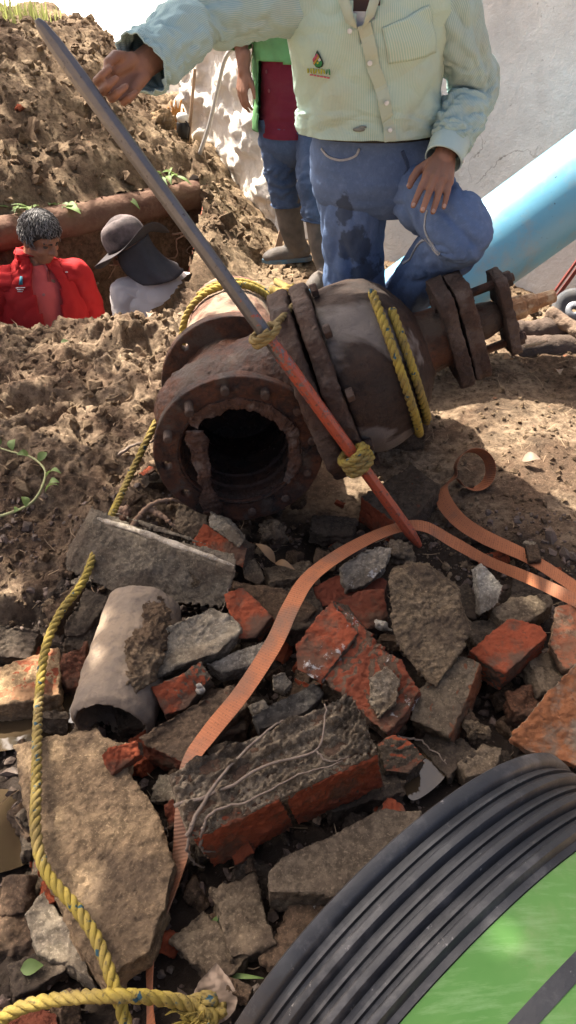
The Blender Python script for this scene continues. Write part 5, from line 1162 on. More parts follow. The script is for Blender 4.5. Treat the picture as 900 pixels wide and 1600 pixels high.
# ---------------------------------------------------------------- person in the green jacket
p2 = thing('person', 'person in green jacket, maroon shirt and rubber boots standing by the white wall', 'person', V((0, 4.3, .1)))
Y2 = 4.3
f1 = G(466, 402, .1); f2 = G(512, 438, .09); f1.z = f2.z = .1
k1 = YP(437, 268, f1.y - .02); k2 = YP(490, 285, f2.y + .1); h1 = YP(430, 190, f1.y); h2 = h1 + V((.19, -.03, 0)); pc = (h1 + h2) / 2
b1 = lerp(k1, f1, .33); b2 = lerp(k2, f2, .33); sh = pc + V((0, 0, .5)); hd2 = sh + V((-.05, -.04, .27))
mb = MB(); ff = V((-.75, -.65, 0)); PH = head_blobs(mb, hd2, ff + V((0, 0, -.25)), (0, 0, 1), 1.0, sh + V((0, 0, .06)))
mb.ell(pc + V((0, 0, .3)), X * .15, Y_ * .1, V((0, 0, .22)))
for a, b, c in ((h1, k1, f1), (h2, k2, f2)): mb.capsule(a, b, .07, .05); mb.capsule(b, c + V((0, 0, .08)), .05, .04)
s1 = sh + V((-.19, -.03, -.04)); e1 = YP(372, 30, 4.28); w1 = YP(381, 108, 4.2); s2 = sh + V((.19, .02, -.04)); e2 = s2 + V((.06, 0, -.28)); w2 = e2 + V((0, -.1, -.22))
for a, b, c in ((s1, e1, w1), (s2, e2, w2)): mb.capsule(a, b, .05, .042); mb.capsule(b, c, .042, .03)
hand_blobs(mb, w1, V((-.12, -.1, -1)), V((-.7, -.6, 0)), (16, 22, 16), side=1, spread=.08); hand_blobs(mb, w2, V((0, -.1, -1)), V((.9, -.2, 0)), (16, 22, 16), side=-1)
mb.build('body', SKIN_A, p2, smooth=True, mods=BODY(.006)); face_bits(PH, ff + V((0, 0, -.25)), (0, 0, 1), p2, bpy.data.materials['black_hair']); hair_cap(hd2, ff, (0, 0, 1), p2, [bpy.data.materials['black_hair']], n=150)
MARO = shirt_mat('maroon_shirt', (.16, .018, .035), (.12, .014, .028), 0, (.2, .08, .07), .3); GRJ = shirt_mat('green_jacket', (.10, .27, .10), (.14, .32, .13), 0, (.07, .12, .06), .6); LINE = simple('grey_lining', (.34, .34, .32), None, 20, .9)
ms = Surf([(pc + V((0, 0, -.06)), -Y_ * .125, X * .175), (pc + V((0, 0, .05)), -Y_ * .125, X * .17), (pc + V((0, 0, .2)), -Y_ * .12, X * .165), (pc + V((0, 0, .4)), -Y_ * .11, X * .17)], .008, 1.6, 3, 60, .9, .006)
ms.mesh(60, 40).build('maroon_shirt', MARO, p2, smooth=True)
for (bx_, by_) in ((417, 112), (421, 142)): disc(ms, bx_, by_, .008, 'button', FL((.25, .08, .09)), p2, .003)
ja = Surf([(pc + V((0, 0, -.03)), -Y_ * .155, X * .215), (pc + V((0, 0, .12)), -Y_ * .15, X * .205), (pc + V((0, 0, .3)), -Y_ * .145, X * .2), (pc + V((0, 0, .45)), -Y_ * .13, X * .2), (pc + V((0, 0, .53)), -Y_ * .1, X * .12)], .008, 1.6, 3, 66, .9, .006)
def keep_j(u, v):
    x, y, d = proj(ja(u, v)); uu = (u + .5) % 1 - .5
    if abs(uu) < .26 and y > 92 + (x - 395) * .15 and 402 < x < 560: return False
    return True
ja.mesh(110, 70, keep=keep_j).build('jacket', GRJ, p2, smooth=True, mods=[M_solid(.006, -1)])
strip(ja, [(397, 60), (398, 95), (396, 130), (390, 165)], .012, 'jacket_lining', LINE, p2, .004); strip(ja, [(390, 40), (389, 90), (386, 160)], .004, 'jacket_piping', FL((.35, .42, .1)), p2, .006)
SL([s1 + V((.06, 0, 0)), s1, lerp(s1, e1, .5), e1, lerp(e1, w1, .55)], [.085, .08, .07, .066, .06], fold=.006, fu=1.4, fv=4, seed=70, lfold=.006).mesh(40, 40).build('jacket_sleeve', GRJ, p2, smooth=True, mods=[M_solid(.004, -1)])
SL([s2 + V((-.06, 0, 0)), s2, lerp(s2, e2, .5), e2, w2], [.085, .08, .07, .066, .055], fold=.006, fu=1.4, fv=4, seed=72, lfold=.006).mesh(40, 40).build('jacket_sleeve', GRJ, p2, smooth=True, mods=[M_solid(.004, -1)])
Surf([(pc + V((0, 0, .03)), -Y_ * .115, X * .16), (pc + V((0, 0, -.05)), -Y_ * .12, X * .17), (pc + V((0, 0, -.13)), -Y_ * .11, X * .165), (pc + V((0, 0, -.2)), -Y_ * .07, X * .1)], .005, 2, 3, 74, .9, .003).mesh(48, 20, caps=(False, True)).build('jeans_seat', JEANS2, p2, smooth=True)
for a, b, c, sd_i in ((h1, k1, b1, 80), (h2, k2, b2, 84)):
    SL([a + V((0, 0, .02)), lerp(a, b, .4), lerp(a, b, .8), b, lerp(b, c, .5), c, c + V((0, 0, -.02))], [(.1, .098), (.095, .092), (.088, .085), (.084, .082), (.082, .08), (.083, .082), (.08, .08)], fold=.006, fu=1.3, fv=5, seed=sd_i, lfold=.008).mesh(48, 60).build('trouser_leg', JEANS2, p2, smooth=True)
RUB = simple('muddy_rubber_boot', (.07, .06, .052), (.15, .12, .095), 9, .7, 0, .4, 60, .006); SOLE = simple('blue_sole', (.06, .16, .24), (.14, .14, .13), 12, .7)
for kk, ft, fd in ((b1, f1, V((-1, -.25, 0))), (b2, f2, V((-.5, -.9, 0)))):
    fd.normalize(); sdv = fd.cross(V((0, 0, 1))); z0 = V((0, 0, 1)); g0 = V((ft.x, ft.y, .085))
    mb = MB().tube([kk + V((0, 0, .03)), lerp(kk, g0, .4), lerp(kk, g0, .75) + V((0, 0, .02)), g0 + z0 * .07], [.074, .07, .06, .058], 20)
    mb.ell(g0 + z0 * .05, fd * .075, sdv * .05, z0 * .055).ell(g0 + fd * .09 + z0 * .035, fd * .11, sdv * .05, z0 * .048).ell(g0 + fd * .15 + z0 * .03, fd * .055, sdv * .047, z0 * .035)
    b_ = mb.build('rubber_boot', RUB, p2, smooth=True, mods=[M_remesh(.007), M_smooth(4)])
    P = [g0 + fd * x + sdv * y for x, y in ((-.075, -.03), (-.04, -.052), (.03, -.045), (.1, -.056), (.17, -.046), (.21, 0), (.17, .046), (.1, .056), (.03, .045), (-.04, .052), (-.075, .03))]
    MB().prism([q + z0 * .024 for q in P], (0, 0, -.024)).build('sole', SOLE, b_, smooth=False, bevel=.004)
# ---------------------------------------------------------------- person in the red jacket, in the trench
hc = D(62, 372, 3.86); p3 = thing('person', 'grey-haired person in a red jacket standing in the trench', 'person', V((hc.x, hc.y, -1.24)))
f3 = V((.78, -.52, -.42)); u3 = V((.35, -.2, 1)); mb = MB(); nk = hc + V((-.05, .02, -.13)); PH = head_blobs(mb, hc, f3, u3, 1.0, nk)
sc = nk + V((-.01, .01, -.055))
mb.ell(sc + V((0, 0, -.15)), X * .17, Y_ * .11, V((0, 0, .22))); mb.ell(sc + V((0, 0, -.5)), X * .15, Y_ * .11, V((0, 0, .25)))
fw = V((.35, -.93, 0)); sdv = V((.93, .35, 0))
A1, A2 = sc - sdv * .19 + V((0, 0, -.02)), sc + sdv * .19 + V((0, 0, -.02)); E1 = A1 + V((-.05, .02, -.3)); E2 = A2 + V((.06, .04, -.3)); W1 = E1 + fw * .2 + V((0, 0, -.15)); W2 = E2 + fw * .2 + V((0, 0, -.15))
for a, b, c in ((A1, E1, W1), (A2, E2, W2)): mb.capsule(a, b, .05, .042); mb.capsule(b, c, .04, .03); hand_blobs(mb, c, c - b, V((0, 0, 1)), (20, 25, 20), side=1)
for s in (-1, 1): mb.capsule(sc + sdv * .09 * s + V((0, 0, -.55)), sc + sdv * .1 * s + V((0, 0, -1.28)), .08, .05)
mb.build('body', SKIN_B, p3, smooth=True, mods=BODY(.0055))
HG = [simple('dark_hair', (.035, .03, .028), None, 60, .5, 0, .3), simple('grey_hair', (.14, .13, .12), None, 60, .5, 0, .3), simple('white_hair', (.32, .30, .28), None, 60, .5, 0, .3)]
face_bits(PH, f3, u3, p3, HG[0], 1.0); hair_cap(hc, f3, u3, p3, HG, 1.02, 2400, 5)
_f, _u, _r = basis(f3, u3)
REDJ = shirt_mat('red_jacket', (.46, .022, .022), (.38, .018, .02), 0, (.35, .06, .05), .25); CORAL = shirt_mat('coral_polo', (.74, .135, .12), (.68, .11, .10), 0, (.5, .16, .13), .2)
po = Surf([(sc + V((0, 0, -.6)), fw * .13, sdv * .18), (sc + V((0, 0, -.3)), fw * .13, sdv * .185), (sc + V((0, 0, -.1)), fw * .12, sdv * .18), (sc + V((0, 0, .0)), fw * .095, sdv * .14), (sc + V((0, 0, .06)), fw * .08, sdv * .085)], .005, 1.8, 3, 90, .9, .003)
po.mesh(60, 40).build('polo_shirt', CORAL, p3, smooth=True)
jk = Surf([(sc + V((0, 0, -.62)), fw * .165, sdv * .235), (sc + V((0, 0, -.4)), fw * .16, sdv * .23), (sc + V((0, 0, -.2)), fw * .155, sdv * .225), (sc + V((0, 0, -.06)), fw * .14, sdv * .215), (sc + V((0, 0, .01)), fw * .115, sdv * .165), (sc + V((0, 0, .07)), fw * .09, sdv * .095), (sc + V((-.005, 0, .115)), fw * .082, sdv * .082)], .008, 1.7, 3, 93, .9, .007)
def keep_r(u, v):
    uu = (u + .5) % 1 - .5; q = jk(u, v); zz = q.z - sc.z
    return not (-.012 - .04 * sstep(-.45, .1, zz) < uu - .02 < .012 + .045 * sstep(-.45, .1, zz))
jk.mesh(110, 70, keep=keep_r).build('jacket', REDJ, p3, smooth=True, mods=[M_solid(.006, -1)])
for a, b, c, sd_i in ((A1, E1, W1, 95), (A2, E2, W2, 97)):
    SL([a + (sc - a) * .35 + V((0, 0, -.02)), a + V((0, 0, -.015)), lerp(a, b, .5), b, lerp(b, c, .5), c], [(.09, .085), (.088, .085), (.082, .078), (.076, .072), (.068, .065), (.055, .055)], fold=.007, fu=1.4, fv=4, seed=sd_i, lfold=.008).mesh(44, 50).build('jacket_sleeve', REDJ, p3, smooth=True, mods=[M_solid(.004, -1)])
decal(jk, [(20, 408), (30, 402), (42, 412), (36, 418), (26, 412)], 'collar_flap', REDJ, p3, .014, .004); decal(jk, [(87, 398), (95, 394), (98, 400), (92, 404)], 'collar_flap', REDJ, p3, .014, .004)
WH = FL((.7, .68, .66)); decal(jk, rect(33.5, 438, 5.5, 13), 'badge', FL((.03, .16, .22)), p3, .012)
for i in range(3): decal(jk, rect(33.5, 448.5 + i * 2.8, 14 - 3 * i, 1.4, -3), 'badge_lettering', WH, p3, .012)
decal(jk, [(97, 418), (98, 412), (102, 410), (106, 413), (108, 418)], 'badge', WH, p3, .012)
for i in range(2): decal(jk, rect(103, 422 + i * 3.2, 11 - 3 * i, 1.3, 2), 'badge_lettering', WH, p3, .012)
strip(po, [(76, 408), (76, 425), (77, 440)], .009, 'polo_placket', FL((.40, .07, .06)), p3, .003); decal(po, [(62, 398), (70, 402), (76, 412), (70, 414), (62, 405)], 'polo_collar', FL((.66, .17, .15)), p3, .008, .003); decal(po, [(86, 398), (82, 404), (78, 412), (84, 412), (89, 404)], 'polo_collar', FL((.66, .17, .15)), p3, .008, .003)
disc(jk, 68, 460, .008, 'button', FL((.5, .2, .18)), p3, .006)
JT = Surf([(sc + V((0, 0, -.55)), fw * .12, sdv * .17), (sc + V((0, 0, -.75)), fw * .12, sdv * .18), (sc + V((0, 0, -1.27)), fw * .1, sdv * .17)], .006, 2, 3, 99); JT.mesh(40, 30).build('trousers', JEANS2, p3, smooth=True)
# ---------------------------------------------------------------- person in the sun hat, in the trench
hc = D(207, 392, 3.72); p4 = thing('person', 'person in a pale shirt and dark sun hat with neck flap, in the trench', 'person', V((hc.x, hc.y, -1.24)))
f4 = V((-.86, .15, -.42)); u4 = V((-.32, -.05, 1)); mb = MB(); nk = hc + V((.075, 0, -.11)); PH = head_blobs(mb, hc, f4, u4, 1.0, nk); sc = nk + V((.04, .0, -.055))
fw = V((-.75, .66, 0)); sdv = V((.66, .75, 0))
mb.ell(sc + V((0, 0, -.2)), X * .15, Y_ * .11, V((0, 0, .22))); mb.ell(sc + V((0, 0, -.5)), X * .14, Y_ * .11, V((0, 0, .25)))
A1, A2 = sc - V((.17, .03, .02)), sc + V((.19, .02, -.02)); E1 = A1 + V((-.02, -.03, -.3)); E2 = A2 + V((.04, -.04, -.3)); W1 = E1 + V((-.15, .1, -.15)); W2 = E2 + V((-.1, .15, -.15))
for a, b, c in ((A1, E1, W1), (A2, E2, W2)): mb.capsule(a, b, .05, .042); mb.capsule(b, c, .04, .03); hand_blobs(mb, c, c - b, V((0, 0, 1)), (20, 25, 20), side=1)
for s in (-1, 1): mb.capsule(sc + X * .09 * s + V((0, 0, -.55)), sc + X * .1 * s + V((0, 0, -1.28)), .08, .05)
mb.build('body', SKIN_B, p4, smooth=True, mods=BODY(.006)); face_bits(PH, f4, u4, p4, HG[0])
PALES = shirt_mat('pale_pink_white_shirt', (.62, .55, .52), (.55, .49, .46), 0, (.5, .42, .36), .3)
Surf([(sc + V((0, 0, -.6)), -Y_ * .14, X * .2), (sc + V((0, 0, -.3)), -Y_ * .145, X * .205), (sc + V((0, 0, -.1)), -Y_ * .14, X * .205), (sc + V((.0, 0, -.01)), -Y_ * .115, X * .165), (sc + V((-.015, 0, .06)), -Y_ * .08, X * .09), (sc + V((-.03, 0, .1)), -Y_ * .068, X * .07)], .006, 1.6, 3, 101, .9, .006).mesh(70, 50).build('shirt', PALES, p4, smooth=True)
for a, b, c, sd_i in ((A1, E1, W1, 105), (A2, E2, W2, 107)):
    SL([a + (sc - a) * .4 + V((0, 0, -.02)), a + V((0, 0, -.01)), lerp(a, b, .5), b, lerp(b, c, .5), c], [(.085, .08), (.08, .078), (.074, .07), (.07, .066), (.06, .058), (.05, .05)], fold=.006, fu=1.4, fv=4, seed=sd_i, lfold=.006).mesh(44, 50).build('sleeve', PALES, p4, smooth=True)
HATM = simple('dark_hat_cloth', (.045, .038, .04), (.06, .05, .052), 20, .85); HATL = simple('hat_camouflage', (.15, .115, .108), (.035, .028, .028), 14, .85)
f_, u_h, r_h = basis(f4, u4); H = lambda a, b, d: hc + r_h * a + f_ * b + u_h * d
mb = MB(); rings = []
for t, k in ((.035, 1.0), (.06, 1.02), (.1, .98), (.135, .9), (.155, .72), (.16, .45), (.155, .1)):
    rings.append([H(.094 * k * math.cos(a) * (1 + .03 * math.sin(3 * a)), .11 * k * math.sin(a), t + .006 * math.sin(2 * a + 1)) for a in [math.tau * j / 36 for j in range(36)]])
crown = mb.rings(rings).build('hat_crown', HATL, p4, smooth=True, mods=[M_sub(1), M_disp(.012, .06, 2)])
mb = MB(); rings = []
for k, dz in ((.98, .0), (1.2, -.004), (1.55, -.02), (1.9, -.04)):
    rg = []
    for j in range(48):
        a = math.tau * j / 48; sgn = math.cos(a); lift = .075 * max(0, (k - 1)) / .7 * max(0, math.cos(a + 2.6)) ** 1.5
        rg.append(H(.094 * k * math.cos(a), .11 * k * math.sin(a), .042 + dz + lift + .03 * (k - 1) * math.sin(3 * a + 1)))
    rings.append(rg)
mb.rings(rings, True, False).build('hat_brim', HATM, p4, smooth=True, mods=[M_solid(.004, 0), M_sub(1)])
mb = MB(); nv_, nu_ = 14, 26
for i in range(nv_ + 1):
    t = i / nv_
    for j in range(nu_ + 1):
        a = lerp(R(165), R(375), j / nu_); rr_ = lerp(1.0, 1.25, t); q = H(.096 * math.cos(a) * rr_, .112 * math.sin(a) * rr_, .04)
        dn = V((0, 0, -1)) * (.23 * t * (.75 + .25 * math.sin(math.pi * j / nu_))) - f_ * (.09 * t * t) + V((.05, 0, 0)) * t * t
        mb.v.append(tuple(q + dn + (q - hc).normalized() * .012 * math.sin(j * .9 + t * 2) * t))
for i in range(nv_):
    for j in range(nu_): a = i * (nu_ + 1) + j; mb.f.append((a, a + 1, a + nu_ + 2, a + nu_ + 1))
mb.build('neck_flap', HATM, p4, smooth=True, mods=[M_solid(.004, 0)])
Surf([(sc + V((0, 0, -.55)), -Y_ * .12, X * .17), (sc + V((0, 0, -.75)), -Y_ * .12, X * .18), (sc + V((0, 0, -1.27)), -Y_ * .1, X * .17)], .006, 2, 3, 99).mesh(40, 30).build('trousers', JEANS2, p4, smooth=True)
# ================================================================ plants, tools and small things
def leaf_mat(name, c1, c2, trans=.25):
    m = Mt(name, .6, 0, .35); m.col(m.mix(m.ramp(m.noise(12, 4), [(.35, 0.0), (.65, 1.0)]), c1, c2)); m.bump(m.noise(60, 3), .2, .003)
    m.b.inputs['Transmission Weight'].default_value = 0
    t = m.n('ShaderNodeBsdfTranslucent'); t.inputs[0].default_value = (*tuple(min(1, x * 1.6) for x in c2), 1); mx = m.n('ShaderNodeMixShader'); mx.inputs[0].default_value = trans
    out = m.t.nodes['Material Output']; m.t.links.new(m.b.outputs[0], mx.inputs[1]); m.t.links.new(t.outputs[0], mx.inputs[2]); m.t.links.new(mx.outputs[0], out.inputs[0]); return m.m
LEAF = leaf_mat('green_leaf', (.09, .14, .035), (.17, .24, .07)); LEAFD = leaf_mat('dark_leaf', (.02, .04, .018), (.035, .06, .028), .05); DRY = leaf_mat('dry_leaf', (.34, .25, .18), (.22, .155, .105), .1); TREEL = leaf_mat('tree_leaf', (.04, .09, .02), (.07, .13, .03))
STALK = simple('stalk', (.33, .34, .16), (.25, .24, .12), 30, .8)
def leaf(mb, base, d, nrm, L, Wd, curl=.15):
    d = V(d).normalized(); nrm = V(nrm); nrm = (nrm - d * nrm.dot(d)).normalized(); s = d.cross(nrm); k = len(mb.v); n = 6
    for i in range(n + 1):
        t = i / n; w = Wd * math.sin(math.pi * (t ** .8)) + .0008; c = V(base) + d * L * t + nrm * (L * curl * math.sin(t * 2.6) - L * .1 * t * t)
        mb.v += [tuple(c - s * w + nrm * w * .3), tuple(c), tuple(c + s * w + nrm * w * .3)]
    for i in range(n): a = k + i * 3; mb.f += [(a, a + 1, a + 4, a + 3), (a + 1, a + 2, a + 5, a + 4)]
rnd0 = random.Random(8)
# twig with leaves on the soil at left
root = thing('plant_twig', 'broken green twig with pale leaves lying on the soil at the left edge', 'twig', G(60, 740, .14))
sp = [G(-30, 815, .10), G(20, 800, .13), G(50, 785, .15), G(66, 760, .17), G(70, 735, .18), G(50, 715, .18), G(15, 705, .18), G(-30, 690, .18)]
MB().tube([V(q) for q in catmull([tuple(p) for p in sp], 40)], [lerp(.005, .0025, i / 39) for i in range(40)], 6).build('stem', STALK, root, smooth=True)
for px, py, a, L in ((70, 770, 20, .06), (72, 745, -10, .07), (60, 722, 60, .055), (46, 712, 200, .05), (20, 704, 90, .06), (4, 698, 160, .07), (40, 792, 120, .05), (30, 796, 260, .04), (76, 757, 350, .05)):
    mb = MB(); leaf(mb, G(px, py, .175), V((math.cos(R(a)), math.sin(R(a)), .25)), V((rnd0.gauss(0, .5), rnd0.gauss(-.3, .4), 1)), L * .8, L * .25, .35); mb.build('leaf', LEAF, root, smooth=True)
# weeds on the old pipe
for i, (px, py, Yy, n, lab) in enumerate(((35, 325, 4.25, 10, 'small weed tuft at the left end of the old pipe'), (92, 322, 4.4, 9, 'yellow-green leafy weed on the old pipe above the red jacket'), (185, 308, 4.72, 6, 'small weed sprig on the middle of the old pipe'), (262, 275, 4.95, 10, 'grassy weed tuft on the right end of the old pipe'))):
    b = YP(px, py, Yy); r = thing('weed', lab, 'weed', b, 'weeds on the old pipe'); rnd = random.Random(i)
    for k in range(n):
        mb = MB(); a = rnd.uniform(0, 6.28); leaf(mb, b + V((rnd.uniform(-.06, .06), rnd.uniform(-.02, .02), .0)), V((math.cos(a), math.sin(a) - .6, rnd.uniform(-.6, .6))), V((0, -.3, 1)), rnd.uniform(.06, .13), rnd.uniform(.006, .018) if i != 1 else .022); mb.build('leaf', LEAF, r, smooth=True)
# grass at the crest, upper left
mb = MB(); rnd = random.Random(3)
for k in range(420):
    x = rnd.uniform(-2.7, -1.7); y = rnd.uniform(6.2, 6.9); z = soil_h(x, y); a = rnd.uniform(0, 6.28); d = V((math.cos(a) * .35, math.sin(a) * .35, 1)).normalized()
    leaf(mb, V((x, y, z - .01)), d, V((math.cos(a), math.sin(a), .1)), rnd.uniform(.06, .17), .004, .05)
o = mb.build('grass', leaf_mat('dry_green_grass', (.22, .27, .07), (.34, .36, .12)), None, V((-2.2, 6.5, .9)), smooth=True); o['kind'] = 'stuff'; o['label'] = 'sunlit grass tuft on the crest of the mound at upper left'; o['category'] = 'grass'
# leaves in the mud, bottom
for px, py, z, a, L, wd, mt, lab in ((350, 1470, .03, 80, .085, .02, LEAFD, 'large dark green leaf lying in the mud below the big brick chunk'), (398, 1405, .03, 200, .05, .01, LEAFD, 'dark green leaf under the big brick chunk'), (32, 1515, .06, 10, .04, .013, LEAF, 'small green leaf beside the thin slab edge at lower left'), (735, 1172, .06, -60, .025, .007, LEAF, 'tiny bright green leaf near the black pipe crest'), (290, 1478, .03, 40, .12, .004, LEAF, 'thin green grass blade on the mud beside the strap'), (335, 1525, .03, -3, .09, .004, LEAF, 'thin green grass blade beside the dry leaf'), (95, 535, .27, 20, .03, .011, LEAF, 'tiny yellow-green leaf on the sunlit soil bank'), (712, 985, .14, 90, .02, .004, DRY, 'tiny dry leaf scrap behind the coarse concrete')):
    c = G(px, py, z); mb = MB(); leaf(mb, c, V((math.cos(R(a)), math.sin(R(a)), .05)), V((.1, -.2, 1)), L, wd, .1); o = mb.build('leaf', mt, None, c, smooth=True); tag(o, lab, 'leaf')
c = G(338, 1545, .06); mb = MB(); leaf(mb, c + V((-.01, -.06, -.01)), V((.1, 1, .25)), V((.3, -.5, .8)), .10, .04, .15); tag(mb.build('dry_leaf', DRY, None, c, smooth=True, mods=[M_sub(3), M_disp(.03, .035, 2), M_disp(.01, .012, 2)]), 'crumpled pale dry leaf beside the rope knot at the bottom', 'leaf')
c = G(430, 880, .1); mb = MB(); leaf(mb, c, V((-.6, .4, .4)), V((.3, -.5, .8)), .08, .013, .3); leaf(mb, c, V((.7, -.5, .1)), V((.2, -.5, .8)), .07, .01, .3); tag(mb.build('dry_leaf', leaf_mat('straw', (.36, .22, .11), (.28, .17, .09)), None, c, smooth=True), 'curled dry straw husk beside the grey chip under the flange', 'leaf')
# loose roots
def loose_root(pts, r, label, mat=None):
    P = catmull([tuple(p) for p in pts], 36); P = [V(q) + V((noise.noise(V((i * .4, 1, r * 900))), noise.noise(V((i * .4, 5, r * 900))), .5 * noise.noise(V((i * .4, 9, 0))))) * .008 for i, q in enumerate(P)]
    o = MB().tube(P, [lerp(r, r * .3, i / 35) for i in range(36)], 7).build('root', mat or ROOT, None, V(pts[0]), smooth=True); return tag(o, label, 'root')
ROOTL = simple('pale_root', (.30, .19, .12), (.22, .14, .09), 50, .9)
loose_root([G(205, 826, .17), G(222, 800, .2), G(245, 785, .22), G(270, 780, .22), G(285, 788, .2)], .009, 'curved brown root beside the long slab, left of the flange', ROOTL)
loose_root([G(235, 795, .2), G(255, 808, .19), G(272, 822, .18)], .011, 'short thick broken root near the left bottom of the flange', ROOTL)
loose_root([G(185, 710, .2), G(210, 695, .24), G(235, 690, .27), G(262, 672, .3)], .006, 'thin root crossing the rope left of the flange')
loose_root([G(360, 893, .22), G(356, 930, .19), G(340, 965, .15)], .0025, 'thread-like root hanging over the right end of the long slab')
loose_root([G(620, 1150, .08), G(660, 1160, .07), G(690, 1185, .06), G(700, 1200, .05)], .003, 'thin root hanging into the shiny puddle')
rnd = random.Random(12)
for i, lab in enumerate(('long pale root hanging from the trench wall between the two persons', 'root loop on the trench wall right of the sun hat', 'thin root on the trench wall above the pale shirt', 'branching root on the trench wall beside the orange rod', 'thin root on the trench wall beside the red sleeve')):
    x = (-1.0, -.72, -.9, -.62, -1.12)[i]; y = far_y(x) - .09; z = (.02, .05, .12, -.02, -.1)[i]; q = V((x, y, z)); pts = [q]
    for k in range(5): q = q + V((rnd.uniform(-.07, .1), rnd.uniform(-.035, .01), rnd.uniform(-.09, .04))); pts.append(q)
    loose_root(pts, .007, lab, ROOTL)
# rods on the white wall
STEEL = simple('bare_conduit', (.50, .47, .43), (.40, .37, .33), 20, .5, .3)
o = MB().tube([V(q) for q in catmull([tuple(p) for p in (YP(392, 58, 5.1), YP(372, 68, 5.15), YP(352, 92, 5.2), YP(340, 140, 5.22), YP(327, 195, 5.24), GS(312, 244, 4.9))], 40)], .013, 12).build('conduit', STEEL, None, YP(312, 238, 5.26), smooth=True); tag(o, 'bent pale metal conduit leaning on the rough white wall', 'pipe')
WOOD = simple('old_wood', (.33, .22, .14), (.24, .16, .10), 14, .9)
o = MB().tube([GS(294, 222, 4.9) + V((.07, .08, .42)), GS(294, 222, 4.9) - V((0, 0, .02))], [.011, .011], 8).build('stick', WOOD, None, YP(294, 215, 5.3)); tag(o, 'thin brown stick standing beside the bottle at the white wall', 'stick')
o = MB().tube([YP(322, 312, 4.75), YP(297, 425, 4.45)], [.012, .012], 10).build('metal_rod', simple('orange_red_rod', (.42, .10, .05), (.33, .09, .055), 20, .6), None, YP(297, 425, 4.45), smooth=True); tag(o, 'thin orange-red rod leaning in the right end of the trench', 'rod')
o = MB().prism([YP(443, 335, 4.55), YP(452, 338, 4.55), YP(438, 394, 4.5), YP(428, 392, 4.5)], (0, .025, 0)).build('wooden_board', WOOD, None, YP(435, 392, 4.5), bevel=.002); tag(o, 'narrow pale wooden board behind the rubber boot', 'board')
# glove and bottle on the mound
gl = thing('glove', 'orange work glove standing on the mound beside the bottle', 'glove', GS(277, 205, 4.9)); GLM = simple('orange_glove', (.42, .19, .045), (.32, .13, .03), 30, .9)
q = GS(277, 205, 4.9); mb = MB(); hand_blobs(mb, q + V((.01, 0, .02)), V((-.15, 0, 1)), V((0, -1, .1)), (10, 14, 10), side=-1, s=.85, spread=.35); mb.build('glove_shell', GLM, gl, smooth=True, mods=[M_remesh(.006), M_smooth(2), M_disp(.01, .02, 2)])
q = GS(286, 216, 4.9); bo = thing('bottle', 'black water bottle with a white lid on the mound below the white wall', 'bottle', q); BLK = simple('black_plastic', (.02, .02, .022), None, 30, .4)
MB().lathe(q, (0.05, 0, 1), [(0, .035), (.01, .042), (.09, .042), (.1, .036)], 24).build('bottle_body', BLK, bo, smooth=True); MB().lathe(q + V((.005, 0, .1)), (0.05, 0, 1), [(0, .038), (.035, .04), (.05, .03), (.055, .01)], 24).build('lid', FL((.75, .73, .68)), bo, smooth=True)
MB().tube([q + V((.03, -.03, .11)), q + V((.055, -.04, .07)), q + V((.04, -.04, -.01))], .005, 6).build('strap', BLK, bo, smooth=True)
# scrap at the right edge
c = G(897, 486, .2); w = thing('wheel', 'small grey worn wheel lying among scrap at the right edge', 'wheel', c); wa = V((-.25, -.75, .55)).normalized(); RUBG = simple('grey_rubber', (.075, .078, .085), (.14, .13, .12), 14, .7); HUB = simple('grey_hub', (.25, .26, .28), (.16, .16, .17), 20, .5, .4)
MB().lathe(c, wa, [(-.02, .04), (-.022, .085), (-.015, .1), (.015, .1), (.022, .085), (.02, .04)], 40, closed_prof=True).build('tyre', RUBG, w, smooth=True)
MB().lathe(c, wa, [(-.018, .012), (-.018, .045), (.012, .045), (.024, .036), (.028, .02), (.028, .012)], 32, closed_prof=True).build('hub', HUB, w, smooth=True)
def log(label, a, b, r, mat, name='log'):
    P = [a.lerp(b, i / 14) + V((0, 0, .012 * noise.noise(V((i * .5, r * 99, 0))))) for i in range(15)]
    o = MB().tube(P, [r * (1 + .2 * noise.noise(V((i * .6, r * 50, 3)))) for i in range(15)], 14).build(name, mat, None, a, smooth=True, mods=[M_sub(1), M_disp(.02, .05, 3), M_disp(.008, .02, 2)]); return tag(o, label, name)
BARK = simple('weathered_log', (.25, .175, .12), (.16, .11, .08), 10, .95, 0, .8, 60, .01); BARKD = simple('dark_log', (.15, .105, .08), (.09, .065, .05), 10, .95, 0, .8, 60, .01)
log('pale brown log leaning against the wheel at the right edge', G(858, 488, .19), G(930, 535, .14), .034, BARK)
log('dark log lying behind the valve stem, upper of two', G(798, 520, .12), G(890, 512, .13), .05, BARKD)
log('dark muddy log behind the valve stem, lower of two', G(800, 548, .08), G(960, 535, .10), .055, BARKD)
RDB = simple('dull_red_angle_iron', (.27, .07, .06), (.2, .065, .055), 20, .6)
a0, b0 = G(862, 462, .18), YP(925, 375, 3.3)
o = MB().box((a0 + b0) / 2, (b0 - a0) / 2, V((.012, 0, .012)), V((0, .012, 0)) * .5).box((a0 + b0) / 2 + V((.02, 0, -.018)), (b0 - a0) / 2, V((.005, .01, .003)), V((0, .006, .012))).build('angle_iron', RDB, None, a0); tag(o, 'dull red angle iron slanting up behind the wheel at the right edge', 'iron bar')
lump('rock', 'dark grey stone between the valve stem and the angle iron', 850, 465, .18, .035, .03, .035, K_dark, .006)
lump('rock', 'small dark stone on the logs below the angle iron', 838, 490, .15, .03, .03, .02, K_dark, .006)
WST = simple('splintered_wood', (.5, .36, .22), (.38, .25, .14), 20, .9)
